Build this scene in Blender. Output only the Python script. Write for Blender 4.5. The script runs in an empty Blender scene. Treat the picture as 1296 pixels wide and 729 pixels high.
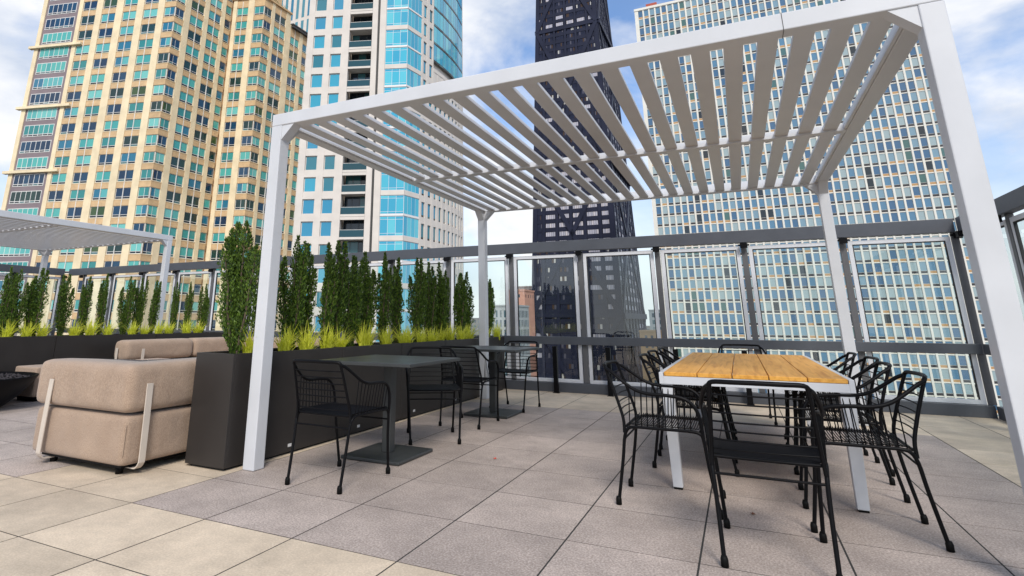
import bpy, bmesh, math, random
from mathutils import Vector, Matrix
random.seed(7)
scene = bpy.context.scene
COL = scene.collection
PI = math.pi
S = 0.61                                     # one paving slab, metres

# ------------------------------------------------------------------ helpers
def link(o, parent=None):
    COL.objects.link(o)
    if parent is not None:
        o.parent = parent
    return o

def tag(o, label=None, cat=None, group=None, kind=None):
    if label: o['label'] = label
    if cat: o['category'] = cat
    if group: o['group'] = group
    if kind: o['kind'] = kind
    return o

def thing(name, label, cat, loc=(0, 0, 0), rz=0.0, group=None):
    o = bpy.data.objects.new(name, None)
    o.empty_display_size = 0.2
    link(o)
    o.location = loc
    o.rotation_euler = (0, 0, rz)
    return tag(o, label, cat, group)

class MB:
    """collects shapes, then links them as one mesh object"""
    def __init__(s):
        s.v = []; s.f = []; s.m = []; s.sm = []
    def add(s, vs, fs, mat=0, smooth=False):
        b = len(s.v)
        s.v.extend([tuple(q) for q in vs])
        for f in fs:
            s.f.append([b + i for i in f]); s.m.append(mat); s.sm.append(smooth)
    def box(s, x0, x1, y0, y1, z0, z1, mat=0, M=None):
        vs = [Vector((x, y, z)) for z in (z0, z1) for y in (y0, y1) for x in (x0, x1)]
        if M is not None: vs = [M @ q for q in vs]
        s.add(vs, [(0, 2, 3, 1), (4, 5, 7, 6), (0, 1, 5, 4), (2, 6, 7, 3), (0, 4, 6, 2), (1, 3, 7, 5)], mat)
    def hexa(s, p, mat=0):                   # 8 points ordered as in box
        s.add(p, [(0, 2, 3, 1), (4, 5, 7, 6), (0, 1, 5, 4), (2, 6, 7, 3), (0, 4, 6, 2), (1, 3, 7, 5)], mat)
    def prism(s, poly, z0, z1, mat=0):
        n = len(poly)
        vs = [(x, y, z0) for x, y in poly] + [(x, y, z1) for x, y in poly]
        fs = [tuple(range(n))[::-1], tuple(range(n, 2 * n))]
        for i in range(n):
            j = (i + 1) % n
            fs.append((i, j, n + j, n + i))
        s.add(vs, fs, mat)
    def tube(s, pts, r, n=8, mat=0, caps=True, rs=None):
        pts = [Vector(q) for q in pts]
        m = len(pts); rings = []
        t = (pts[1] - pts[0]).normalized()
        up = Vector((0, 0, 1)) if abs(t.z) < .9 else Vector((1, 0, 0))
        u = t.cross(up).normalized(); w = u.cross(t).normalized()
        for i in range(m):
            if i == 0: tt = (pts[1] - pts[0])
            elif i == m - 1: tt = (pts[-1] - pts[-2])
            else: tt = (pts[i + 1] - pts[i]).normalized() + (pts[i] - pts[i - 1]).normalized()
            if tt.length < 1e-9: tt = t.copy()
            tt.normalize()
            q = t.rotation_difference(tt)
            u = q @ u; w = q @ w; t = tt
            rr = rs[i] if rs else r
            rings.append([pts[i] + (u * math.cos(2 * PI * k / n) + w * math.sin(2 * PI * k / n)) * rr for k in range(n)])
        vs = [q for ring in rings for q in ring]
        fs = []
        for i in range(m - 1):
            for k in range(n):
                a = i * n + k; b = i * n + (k + 1) % n
                fs.append((a, b, b + n, a + n))
        s.add(vs, fs, mat, True)
        if caps:
            s.add(rings[0], [tuple(range(n))[::-1]], mat)
            s.add(rings[-1], [tuple(range(n))], mat)
    def lathe(s, prof, n=24, mat=0, c=(0, 0), smooth=True):
        vs = []; fs = []
        for r, z in prof:
            for k in range(n):
                a = 2 * PI * k / n
                vs.append((c[0] + r * math.cos(a), c[1] + r * math.sin(a), z))
        for i in range(len(prof) - 1):
            for k in range(n):
                a = i * n + k; b = i * n + (k + 1) % n
                fs.append((a, b, b + n, a + n))
        s.add(vs, fs, mat, smooth)
    def append(s, mesh, M, mat_of=None):
        b = len(s.v)
        s.v.extend([tuple(M @ v.co) for v in mesh.vertices])
        for p in mesh.polygons:
            s.f.append([b + i for i in p.vertices]); s.m.append(p.material_index if mat_of is None else mat_of[p.material_index]); s.sm.append(p.use_smooth)
    def mesh(s, name, mats):
        me = bpy.data.meshes.new(name)
        me.from_pydata(s.v, [], s.f)
        if not isinstance(mats, (list, tuple)): mats = [mats]
        for m in mats: me.materials.append(m)
        me.polygons.foreach_set('material_index', s.m)
        me.polygons.foreach_set('use_smooth', s.sm)
        me.update()
        return me
    def build(s, name, mats, parent=None, bevel=0.0, seg=2):
        o = bpy.data.objects.new(name, s.mesh(name, mats))
        link(o, parent)
        if bevel:
            md = o.modifiers.new('bevel', 'BEVEL'); md.width = bevel; md.segments = seg
            md.limit_method = 'ANGLE'; md.angle_limit = math.radians(40)
        return o

def smooth_path(pts, n=4):
    """Catmull-Rom through the points"""
    P = [Vector(q) for q in pts]
    P = [P[0] * 2 - P[1]] + P + [P[-1] * 2 - P[-2]]
    out = []
    for i in range(1, len(P) - 2):
        for k in range(n):
            t = k / n
            a, b, c, d = P[i - 1], P[i], P[i + 1], P[i + 2]
            out.append(0.5 * ((2 * b) + (c - a) * t + (2 * a - 5 * b + 4 * c - d) * t * t + (3 * b - a - 3 * c + d) * t ** 3))
    out.append(P[-2])
    return out

def copy_tree(o, parent=None):
    c = o.copy(); COL.objects.link(c); c.parent = parent
    for ch in list(o.children):
        copy_tree(ch, c)
    return c

# ------------------------------------------------------------------ materials
def new_mat(name):
    m = bpy.data.materials.new(name); m.use_nodes = True
    nt = m.node_tree
    b = nt.nodes['Principled BSDF']
    return m, nt, b

def mat(name, col, rough=.5, metal=0.0, var=0.0, scale=8.0, bump=0.0, bscale=60.0, spec=None, coat=0.0, stretch=None, island=0.0, blotch=0.0):
    m, nt, b = new_mat(name)
    b.inputs['Roughness'].default_value = rough
    b.inputs['Metallic'].default_value = metal
    if spec is not None: b.inputs['Specular IOR Level'].default_value = spec
    if coat: b.inputs['Coat Weight'].default_value = coat
    N = nt.nodes.new; L = nt.links.new
    tc = N('ShaderNodeTexCoord'); mp = N('ShaderNodeMapping')
    L(tc.outputs['Object'], mp.inputs['Vector'])
    if stretch: mp.inputs['Scale'].default_value = stretch
    c0 = (*col, 1)
    out = None
    if var or island or blotch:
        hsv = N('ShaderNodeHueSaturation'); hsv.inputs['Color'].default_value = c0
        ns = N('ShaderNodeTexNoise'); ns.inputs['Scale'].default_value = scale; ns.inputs['Detail'].default_value = 6
        L(mp.outputs['Vector'], ns.inputs['Vector'])
        mr = N('ShaderNodeMapRange'); mr.inputs['From Min'].default_value = .3; mr.inputs['From Max'].default_value = .7
        mr.inputs['To Min'].default_value = 1 - var; mr.inputs['To Max'].default_value = 1 + var
        L(ns.outputs['Fac'], mr.inputs['Value'])
        val = mr.outputs['Result']
        if island:
            g = N('ShaderNodeNewGeometry')
            mi = N('ShaderNodeMapRange'); mi.inputs['To Min'].default_value = 1 - island; mi.inputs['To Max'].default_value = 1 + island
            L(g.outputs['Random Per Island'], mi.inputs['Value'])
            mu = N('ShaderNodeMath'); mu.operation = 'MULTIPLY'; L(val, mu.inputs[0]); L(mi.outputs['Result'], mu.inputs[1]); val = mu.outputs[0]
        if blotch:
            n2 = N('ShaderNodeTexNoise'); n2.inputs['Scale'].default_value = scale * .12; n2.inputs['Detail'].default_value = 3
            L(mp.outputs['Vector'], n2.inputs['Vector'])
            m2 = N('ShaderNodeMapRange'); m2.inputs['From Min'].default_value = .35; m2.inputs['From Max'].default_value = .65
            m2.inputs['To Min'].default_value = 1 - blotch; m2.inputs['To Max'].default_value = 1 + blotch
            L(n2.outputs['Fac'], m2.inputs['Value'])
            mu = N('ShaderNodeMath'); mu.operation = 'MULTIPLY'; L(val, mu.inputs[0]); L(m2.outputs['Result'], mu.inputs[1]); val = mu.outputs[0]
        L(val, hsv.inputs['Value']); L(hsv.outputs['Color'], b.inputs['Base Color'])
        out = hsv
        rr = N('ShaderNodeMapRange'); rr.inputs['To Min'].default_value = max(.02, rough - .1); rr.inputs['To Max'].default_value = min(1, rough + .1)
        L(ns.outputs['Fac'], rr.inputs['Value']); L(rr.outputs['Result'], b.inputs['Roughness'])
    else:
        b.inputs['Base Color'].default_value = c0
    if bump:
        nb = N('ShaderNodeTexNoise'); nb.inputs['Scale'].default_value = bscale; nb.inputs['Detail'].default_value = 4
        L(mp.outputs['Vector'], nb.inputs['Vector'])
        bp = N('ShaderNodeBump'); bp.inputs['Strength'].default_value = bump; bp.inputs['Distance'].default_value = .005
        L(nb.outputs['Fac'], bp.inputs['Height']); L(bp.outputs['Normal'], b.inputs['Normal'])
    return m

def glass_mat(name, cols, rough=.06, spec=.8, metal=0.0):
    """opaque building glazing; tint picked per pane (blinds, curtains, dark rooms, painted reflections)"""
    m, nt, b = new_mat(name)
    N = nt.nodes.new; L = nt.links.new
    g = N('ShaderNodeNewGeometry'); oi = N('ShaderNodeObjectInfo')
    ad = N('ShaderNodeMath'); ad.operation = 'ADD'; L(g.outputs['Random Per Island'], ad.inputs[0]); L(oi.outputs['Random'], ad.inputs[1])
    fr = N('ShaderNodeMath'); fr.operation = 'FRACT'; L(ad.outputs[0], fr.inputs[0])
    cr = N('ShaderNodeValToRGB'); cr.color_ramp.interpolation = 'CONSTANT'
    el = cr.color_ramp.elements
    while len(el) > 1: el.remove(el[0])
    el[0].position = 0; el[0].color = (*cols[0][1], 1)
    p = cols[0][0]
    for w, c in cols[1:]:
        e = el.new(min(p, .999)); e.color = (*c, 1); p += w
    L(fr.outputs[0], cr.inputs['Fac']); L(cr.outputs['Color'], b.inputs['Base Color'])
    b.inputs['Roughness'].default_value = rough
    b.inputs['Specular IOR Level'].default_value = spec
    b.inputs['Metallic'].default_value = metal
    return m

def pane_mat(name, tint=(.88, .945, .925), ior=1.8):
    m = bpy.data.materials.new(name); m.use_nodes = True
    nt = m.node_tree; nt.nodes.clear()
    N = nt.nodes.new; L = nt.links.new
    out = N('ShaderNodeOutputMaterial'); mx = N('ShaderNodeMixShader'); tr = N('ShaderNodeBsdfTransparent'); gl = N('ShaderNodeBsdfGlossy')
    fr = N('ShaderNodeFresnel'); fr.inputs['IOR'].default_value = ior
    tr.inputs['Color'].default_value = (*tint, 1); gl.inputs['Roughness'].default_value = .0
    gl.inputs['Color'].default_value = (1, 1, 1, 1)
    L(fr.outputs[0], mx.inputs[0]); L(tr.outputs[0], mx.inputs[1]); L(gl.outputs[0], mx.inputs[2]); L(mx.outputs[0], out.inputs['Surface'])
    return m

M_white = mat('white powder coat', (.56, .57, .595), .34, var=.05, scale=3, blotch=.04)
M_fence = mat('grey aluminium', (.068, .074, .088), .42, var=.08, scale=4)
M_fence_post = mat('grey aluminium post', (.10, .10, .105), .45, var=.06, scale=4)
M_frame = mat('silver panel frame', (.62, .63, .66), .35, var=.04, scale=5)
M_gasket = mat('black gasket', (.012, .012, .013), .6)
M_black = mat('black powder coat', (.003, .003, .004), .45, spec=.14)
M_rubber = mat('black rubber', (.004, .004, .004), .6, spec=.14)
M_planter = mat('bronze black planter metal', (.031, .027, .025), .38, var=.12, scale=2.5, spec=.3)
M_cafe = mat('dark slate table metal', (.036, .039, .040), .42, var=.12, scale=6, bump=.05)
M_label = mat('small silver plate', (.65, .65, .65), .4)
M_steel = mat('cream coated steel strap', (.56, .49, .42), .4, var=.03)
M_soil = mat('planter soil', (.05, .035, .025), .95, var=.4, scale=40, bump=.8, bscale=40)
M_roofdark = mat('dark cornice', (.05, .05, .05), .6)
M_pane = pane_mat('fence glass')
M_rail_glass = mat('balcony glass', (.02, .07, .09), .1, spec=.35)

def fabric_mat():
    m, nt, b = new_mat('sand woven fabric')
    N = nt.nodes.new; L = nt.links.new
    tc = N('ShaderNodeTexCoord')
    n1 = N('ShaderNodeTexNoise'); n1.inputs['Scale'].default_value = 420; n1.inputs['Detail'].default_value = 2
    n2 = N('ShaderNodeTexNoise'); n2.inputs['Scale'].default_value = 5; n2.inputs['Detail'].default_value = 5
    mp = N('ShaderNodeMapping'); mp.inputs['Scale'].default_value = (1, 1, .25)
    L(tc.outputs['Object'], mp.inputs[0]); L(mp.outputs[0], n1.inputs['Vector']); L(tc.outputs['Object'], n2.inputs['Vector'])
    cr = N('ShaderNodeValToRGB'); cr.color_ramp.elements[0].position = .35; cr.color_ramp.elements[0].color = (.24, .165, .115, 1)
    cr.color_ramp.elements[1].position = .65; cr.color_ramp.elements[1].color = (.43, .315, .23, 1)
    mx = N('ShaderNodeMix'); mx.data_type = 'FLOAT'; mx.inputs[0].default_value = .22
    L(n1.outputs['Fac'], mx.inputs[2]); L(n2.outputs['Fac'], mx.inputs[3]); L(mx.outputs[0], cr.inputs['Fac'])
    L(cr.outputs['Color'], b.inputs['Base Color']); b.inputs['Roughness'].default_value = .9
    b.inputs['Sheen Weight'].default_value = .2
    n3 = N('ShaderNodeTexNoise'); n3.inputs['Scale'].default_value = 3.5; n3.inputs['Detail'].default_value = 3
    L(tc.outputs['Object'], n3.inputs['Vector'])
    b1 = N('ShaderNodeBump'); b1.inputs['Strength'].default_value = .5; b1.inputs['Distance'].default_value = .05; L(n3.outputs['Fac'], b1.inputs['Height'])
    b2 = N('ShaderNodeBump'); b2.inputs['Strength'].default_value = .3; b2.inputs['Distance'].default_value = .002; L(n1.outputs['Fac'], b2.inputs['Height'])
    L(b1.outputs['Normal'], b2.inputs['Normal']); L(b2.outputs['Normal'], b.inputs['Normal'])
    return m
M_fabric = fabric_mat()
M_fabric_light = mat('pale cushion fabric', (.62, .55, .48), .9, var=.08, scale=20)

def wood_mat():
    m, nt, b = new_mat('oiled teak board')
    N = nt.nodes.new; L = nt.links.new
    tc = N('ShaderNodeTexCoord'); g = N('ShaderNodeNewGeometry')
    mp = N('ShaderNodeMapping'); mp.inputs['Scale'].default_value = (14, .8, 14)
    ad = N('ShaderNodeVectorMath'); ad.operation = 'ADD'
    sc = N('ShaderNodeMath'); sc.operation = 'MULTIPLY'; sc.inputs[1].default_value = 31
    L(g.outputs['Random Per Island'], sc.inputs[0])
    cx = N('ShaderNodeCombineXYZ'); L(sc.outputs[0], cx.inputs[1])
    L(tc.outputs['Object'], ad.inputs[0]); L(cx.outputs[0], ad.inputs[1]); L(ad.outputs[0], mp.inputs[0])
    n = N('ShaderNodeTexNoise'); n.inputs['Scale'].default_value = 2.2; n.inputs['Detail'].default_value = 8; n.inputs['Distortion'].default_value = .8
    L(mp.outputs[0], n.inputs['Vector'])
    cr = N('ShaderNodeValToRGB')
    e = cr.color_ramp.elements
    e[0].position = .28; e[0].color = (.50, .21, .035, 1); e[1].position = .72; e[1].color = (.80, .42, .10, 1)
    k = e.new(.5); k.color = (.72, .36, .07, 1)
    L(n.outputs['Fac'], cr.inputs['Fac'])
    hs = N('ShaderNodeHueSaturation'); mr = N('ShaderNodeMapRange'); mr.inputs['To Min'].default_value = .9; mr.inputs['To Max'].default_value = 1.08
    L(g.outputs['Random Per Island'], mr.inputs['Value']); L(mr.outputs[0], hs.inputs['Value']); L(cr.outputs['Color'], hs.inputs['Color'])
    L(hs.outputs['Color'], b.inputs['Base Color']); b.inputs['Roughness'].default_value = .5; b.inputs['Specular IOR Level'].default_value = .25
    bp = N('ShaderNodeBump'); bp.inputs['Strength'].default_value = .12; bp.inputs['Distance'].default_value = .002
    L(n.outputs['Fac'], bp.inputs['Height']); L(bp.outputs['Normal'], b.inputs['Normal'])
    return m
M_wood = wood_mat()

def paver_mat(name, c, speck, dark):
    m, nt, b = new_mat(name)
    N = nt.nodes.new; L = nt.links.new
    tc = N('ShaderNodeTexCoord'); g = N('ShaderNodeNewGeometry')
    n1 = N('ShaderNodeTexNoise'); n1.inputs['Scale'].default_value = 95; n1.inputs['Detail'].default_value = 5; n1.inputs['Roughness'].default_value = .7
    n2 = N('ShaderNodeTexNoise'); n2.inputs['Scale'].default_value = 2.3; n2.inputs['Detail'].default_value = 6; n2.inputs['Roughness'].default_value = .62
    n4 = N('ShaderNodeTexNoise'); n4.inputs['Scale'].default_value = 13; n4.inputs['Detail'].default_value = 5
    for n in (n1, n2, n4): L(tc.outputs['Object'], n.inputs['Vector'])
    cr = N('ShaderNodeValToRGB'); e = cr.color_ramp.elements
    e[0].position = .36; e[0].color = (*[q * dark for q in c], 1)
    e[1].position = .66; e[1].color = (*speck, 1)
    k = e.new(.5); k.color = (*c, 1)
    L(n1.outputs['Fac'], cr.inputs['Fac'])
    hs = N('ShaderNodeHueSaturation'); L(cr.outputs['Color'], hs.inputs['Color'])
    a = N('ShaderNodeMapRange'); a.inputs['From Min'].default_value = .3; a.inputs['From Max'].default_value = .7; a.inputs['To Min'].default_value = .76; a.inputs['To Max'].default_value = 1.15
    L(n2.outputs['Fac'], a.inputs['Value'])
    d = N('ShaderNodeMapRange'); d.inputs['From Min'].default_value = .3; d.inputs['From Max'].default_value = .7; d.inputs['To Min'].default_value = .94; d.inputs['To Max'].default_value = 1.06
    L(n4.outputs['Fac'], d.inputs['Value'])
    r = N('ShaderNodeMapRange'); r.inputs['To Min'].default_value = .87; r.inputs['To Max'].default_value = 1.09
    L(g.outputs['Random Per Island'], r.inputs['Value'])
    m1 = N('ShaderNodeMath'); m1.operation = 'MULTIPLY'; L(a.outputs[0], m1.inputs[0]); L(d.outputs[0], m1.inputs[1])
    m2 = N('ShaderNodeMath'); m2.operation = 'MULTIPLY'; L(m1.outputs[0], m2.inputs[0]); L(r.outputs[0], m2.inputs[1])
    L(m2.outputs[0], hs.inputs['Value']); L(hs.outputs['Color'], b.inputs['Base Color'])
    b.inputs['Roughness'].default_value = .62
    bp = N('ShaderNodeBump'); bp.inputs['Strength'].default_value = .25; bp.inputs['Distance'].default_value = .002
    L(n1.outputs['Fac'], bp.inputs['Height']); L(bp.outputs['Normal'], b.inputs['Normal'])
    return m
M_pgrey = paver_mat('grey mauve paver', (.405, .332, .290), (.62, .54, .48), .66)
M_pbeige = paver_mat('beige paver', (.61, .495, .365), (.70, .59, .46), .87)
M_joint = mat('dark joint bed', (.03, .028, .026), .95)

def leaf_mat(name, dark, light, trans=.25):
    m, nt, b = new_mat(name)
    N = nt.nodes.new; L = nt.links.new
    g = N('ShaderNodeNewGeometry'); cr = N('ShaderNodeValToRGB')
    cr.color_ramp.elements[0].color = (*dark, 1); cr.color_ramp.elements[1].color = (*light, 1)
    L(g.outputs['Random Per Island'], cr.inputs['Fac']); L(cr.outputs['Color'], b.inputs['Base Color'])
    b.inputs['Roughness'].default_value = .5
    tl = N('ShaderNodeBsdfTranslucent'); L(cr.outputs['Color'], tl.inputs['Color'])
    mx = N('ShaderNodeMixShader'); mx.inputs[0].default_value = trans
    L(b.outputs[0], mx.inputs[1]); L(tl.outputs[0], mx.inputs[2])
    L(mx.outputs[0], nt.nodes['Material Output'].inputs['Surface'])
    return m
M_leaf = leaf_mat('dark hedge leaf', (.010, .040, .006), (.16, .26, .03), .33)
M_grass = leaf_mat('lime sedge blade', (.66, .70, .05), (.92, .92, .16), .5)
M_bark = mat('grey brown bark', (.10, .075, .05), .9, var=.2, scale=30)

# ------------------------------------------------------------------ camera
cam_d = bpy.data.cameras.new('camera'); cam = bpy.data.objects.new('camera', cam_d); link(cam)
F_, CX, CY = 716.880031, 561.790539, 215.234378
ra, rb, rc = .448664386, 1.82924440, .0179637090
Rm = Matrix.Rotation(ra, 4, 'Z') @ Matrix.Rotation(rb, 4, 'X') @ Matrix.Rotation(rc, 4, 'Y')
CAM = Vector((2.45864186 * S, -4.12880161 * S, 1.73171325 * S))
cam.matrix_world = Matrix.Translation(CAM) @ Rm
cam_d.sensor_width = 36; cam_d.sensor_fit = 'HORIZONTAL'
cam_d.lens = F_ / 1296 * 36
cam_d.shift_x = (648 - CX) / 1296
cam_d.shift_y = -(364.5 - CY) / 1296
cam_d.clip_start = .05; cam_d.clip_end = 6000
scene.camera = cam
Ri = Rm.to_3x3().transposed()

def project(P):
    c = Ri @ (Vector(P) - CAM)
    if c.z > -.05: return None
    return (CX + F_ * c.x / -c.z, CY - F_ * c.y / -c.z)

# ------------------------------------------------------------------ world, sun
SUN_EL, SUN_AZ = math.radians(42), math.radians(152)      # compass azimuth, clockwise from +Y
def make_world():
    w = bpy.data.worlds.new('World'); scene.world = w; w.use_nodes = True
    nt = w.node_tree; nt.nodes.clear(); N = nt.nodes.new; L = nt.links.new
    out = N('ShaderNodeOutputWorld'); bg = N('ShaderNodeBackground')
    sky = N('ShaderNodeTexSky'); sky.sky_type = 'NISHITA'; sky.sun_disc = False
    sky.sun_elevation = SUN_EL; sky.sun_rotation = SUN_AZ; sky.air_density = 1.0; sky.dust_density = 1.0; sky.ozone_density = 1.4
    bg.inputs['Strength'].default_value = .12
    tc = N('ShaderNodeTexCoord'); sep = N('ShaderNodeSeparateXYZ'); L(tc.outputs['Generated'], sep.inputs[0])
    mp = N('ShaderNodeMapping'); mp.inputs['Scale'].default_value = (1, 1, 1.9); mp.inputs['Location'].default_value = (1.9, -6.1, 5.0)
    L(tc.outputs['Generated'], mp.inputs[0])
    n1 = N('ShaderNodeTexNoise'); n1.inputs['Scale'].default_value = 2.1; n1.inputs['Detail'].default_value = 9; n1.inputs['Roughness'].default_value = .56; n1.inputs['Distortion'].default_value = .25
    n2 = N('ShaderNodeTexNoise'); n2.inputs['Scale'].default_value = 3.6; n2.inputs['Detail'].default_value = 7; n2.inputs['Roughness'].default_value = .55
    L(mp.outputs[0], n1.inputs['Vector'])
    mp2 = N('ShaderNodeMapping'); mp2.inputs['Scale'].default_value = (1, 1, 2.2); mp2.inputs['Location'].default_value = (8.3, 4.7, 2.4)
    L(tc.outputs['Generated'], mp2.inputs[0]); L(mp2.outputs[0], n2.inputs['Vector'])
    cov = N('ShaderNodeValToRGB'); cov.color_ramp.elements[0].position = .43; cov.color_ramp.elements[1].position = .56
    cov.color_ramp.elements[0].color = (0.06, .06, .06, 1)
    L(n1.outputs['Fac'], cov.inputs['Fac'])
    # low sky is always hazy white-green
    hz = N('ShaderNodeMapRange'); hz.inputs['From Min'].default_value = .02; hz.inputs['From Max'].default_value = .42; hz.inputs['To Min'].default_value = 1.0; hz.inputs['To Max'].default_value = 0
    L(sep.outputs['Z'], hz.inputs['Value'])
    mxc = N('ShaderNodeMath'); mxc.operation = 'MAXIMUM'; L(cov.outputs['Color'], mxc.inputs[0]); L(hz.outputs[0], mxc.inputs[1])
    cc = N('ShaderNodeValToRGB'); e = cc.color_ramp.elements
    e[0].position = .36; e[0].color = (3.9, 4.4, 5.3, 1); e[1].position = .60; e[1].color = (6.6, 6.6, 6.7, 1)
    L(n2.outputs['Fac'], cc.inputs['Fac'])
    low = N('ShaderNodeMix'); low.data_type = 'RGBA'; low.inputs[7].default_value = (5.4, 5.95, 5.8, 1)
    hz2 = N('ShaderNodeMapRange'); hz2.inputs['From Min'].default_value = .0; hz2.inputs['From Max'].default_value = .22; hz2.inputs['To Min'].default_value = .55; hz2.inputs['To Max'].default_value = 0
    L(sep.outputs['Z'], hz2.inputs['Value']); L(hz2.outputs[0], low.inputs[0]); L(cc.outputs['Color'], low.inputs[6])
    skm = N('ShaderNodeMix'); skm.data_type = 'RGBA'; skm.blend_type = 'MULTIPLY'; skm.inputs[0].default_value = 1; skm.inputs[7].default_value = (.82, 1.05, 1.28, 1)
    L(sky.outputs[0], skm.inputs[6])
    mx = N('ShaderNodeMix'); mx.data_type = 'RGBA'
    L(mxc.outputs[0], mx.inputs[0]); L(skm.outputs[2], mx.inputs[6]); L(low.outputs[2], mx.inputs[7])
    L(mx.outputs[2], bg.inputs['Color']); L(bg.outputs[0], out.inputs['Surface'])
make_world()
sun_d = bpy.data.lights.new('sun', 'SUN'); sun = bpy.data.objects.new('sun', sun_d); link(sun)
sun_d.energy = 2.2; sun_d.angle = math.radians(17); sun_d.color = (1, .94, .86)
sd = Vector((math.sin(SUN_AZ) * math.cos(SUN_EL), math.cos(SUN_AZ) * math.cos(SUN_EL), math.sin(SUN_EL)))
sun.rotation_euler = sd.to_track_quat('Z', 'Y').to_euler()

# ------------------------------------------------------------------ setting
GZ = -62.0
def setting():
    g = MB(); g.add([(-1500, -800, GZ), (1500, -800, GZ), (1500, 3000, GZ), (-1500, 3000, GZ)], [(0, 1, 2, 3)])
    tag(g.build('ground', mat('city ground', (.10, .10, .095), .9, var=.5, scale=.02)), kind='structure')
    s = MB(); s.box(-14.35, 4.2, -12, 6.72, -1.2, -.0011)
    tag(s.build('terrace_slab', M_joint), kind='structure')
    b = MB(); b.box(-14.0, 3.9, -11.7, 6.4, GZ, -1.2)
    tag(b.build('building_below_terrace', mat('host concrete', (.3, .29, .27), .8)), kind='structure')
    p = MB(); rnd = random.Random(3)
    for i in range(-23, 7):
        for j in range(-19, 11):
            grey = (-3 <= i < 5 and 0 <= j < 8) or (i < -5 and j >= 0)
            gx, gy = .0046, .0042
            x0, x1, y0, y1 = i * S + gx, (i + 1) * S - gx, j * S + gy, (j + 1) * S - gy
            x1 = min(x1, 4.1)
            c = .0
            dz = [rnd.uniform(-.0003, .0003) for _ in range(3)]
            def z(x, y, o=0): return dz[0] + (x - x0) / S * dz[1] + (y - y0) / S * dz[2] + o
            ring = lambda a, zo: [(x0 + a, y0 + a, z(x0, y0, zo)), (x1 - a, y0 + a, z(x1, y0, zo)), (x1 - a, y1 - a, z(x1, y1, zo)), (x0 + a, y1 - a, z(x0, y1, zo))]
            vs = ring(0, -.02) + ring(0, 0)
            fs = [(4, 5, 6, 7)]
            for k in range(4):
                l = (k + 1) % 4
                fs += [(k, l, 4 + l, 4 + k)]
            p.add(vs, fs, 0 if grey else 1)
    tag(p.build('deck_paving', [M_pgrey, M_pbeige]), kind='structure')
setting()

# ------------------------------------------------------------------ pergolas
def make_pergola():
    """x 0..4.42 , y 0..4.45 with its origin at the near left post's outer corner"""
    W, D, P, ZT, ZB = 4.42, 4.45, .107, 2.722, 2.617
    t = thing('pergola', 'x', 'pergola')
    for (x, y, sx, sy) in ((0, 0, 1, 1), (W - P, 0, -1, 1), (0, D - P, 1, -1), (W - P, D - P, -1, -1)):
        m = MB(); m.box(x, x + P, y, y + P, .002, ZB)
        po = m.build('post', M_white, t, .006)
        cx = x + P if sx > 0 else x; cy = y + P if sy > 0 else y
        xm = x + P / 2; ym = y + P / 2
        g = MB(); a = .125
        q = [(cx, y + .008, ZB - a), (cx + sx * a, y + .008, ZB), (cx, y + .008, ZB)]
        g.add([(u, v, w) for u, v, w in q] + [(u, y + P - .008, w) for u, v, w in q], [(0, 1, 2), (5, 4, 3), (0, 3, 4, 1), (1, 4, 5, 2), (2, 5, 3, 0)])
        q = [(x + .008, cy, ZB - a), (x + .008, cy + sy * a, ZB), (x + .008, cy, ZB)]
        g.add(q + [(x + P - .008, v, w) for u, v, w in q], [(2, 1, 0), (3, 4, 5), (1, 4, 3, 0), (2, 5, 4, 1), (0, 3, 5, 2)])
        g.build('corner_brace', M_white, po)
    m = MB(); m.box(0, W, 0, P, ZB, ZT); b1 = m.build('beam', M_white, t, .006)
    m = MB(); m.box(W * .842, W * .842 + .003, -.0015, P + .001, ZB - .0015, ZT + .001); m.build('joint_line', M_gasket, b1)
    m = MB(); m.box(0, W, D - P, D, ZB, ZT); m.build('beam', M_white, t, .006)
    m = MB(); m.box(0, P, P + .001, D - P - .001, ZB, ZT); m.build('beam', M_white, t, .006)
    m = MB(); m.box(W - P, W, P + .001, D - P - .001, ZB, ZT); m.build('beam', M_white, t, .006)
    ym = D / 2
    m = MB(); m.box(P + .001, W - P - .001, ym - .045, ym + .045, ZB - .004, ZB + .058); m.build('cross_beam', M_white, t, .004)
    pitch = .1805; n = 23
    x0 = (W - (n - 1) * pitch) / 2
    for k in range(n):
        x = x0 + k * pitch
        for a, b in ((P + .001, ym - .046), (ym + .046, D - P - .001)):
            m = MB(); m.box(x - .053, x + .053, a, b, ZB + .014, ZB + .044)
            m.build('slat', M_white, t, .003, 1)
    for x in (P + .002, W - P - .022):        # light rails along the side beams
        m = MB(); m.box(x, x + .02, P + .002, D - P - .002, ZB + .008, ZB + .028)
        m.build('slat_rail', M_white, t)
    return t
perg = make_pergola()
perg.location = (-1.822, .855, 0)
perg['label'] = 'near white slatted pergola standing over the wooden dining table'; perg['group'] = 'white slatted pergolas'
p2 = copy_tree(perg)
p2.location = (-13.25, 1.0, 0)
p2['label'] = 'far white slatted pergola behind the lounge sofas at left'

# ------------------------------------------------------------------ fences
def bracket(m, x, y, z, r=1):
    m.box(x - .045, x + .045, y - .05, y - .002, z - .05, z + .02)
    m.tube([(x - .07, y - .03, z - .01), (x + .07, y - .03, z - .01)], .012, 8)

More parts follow.
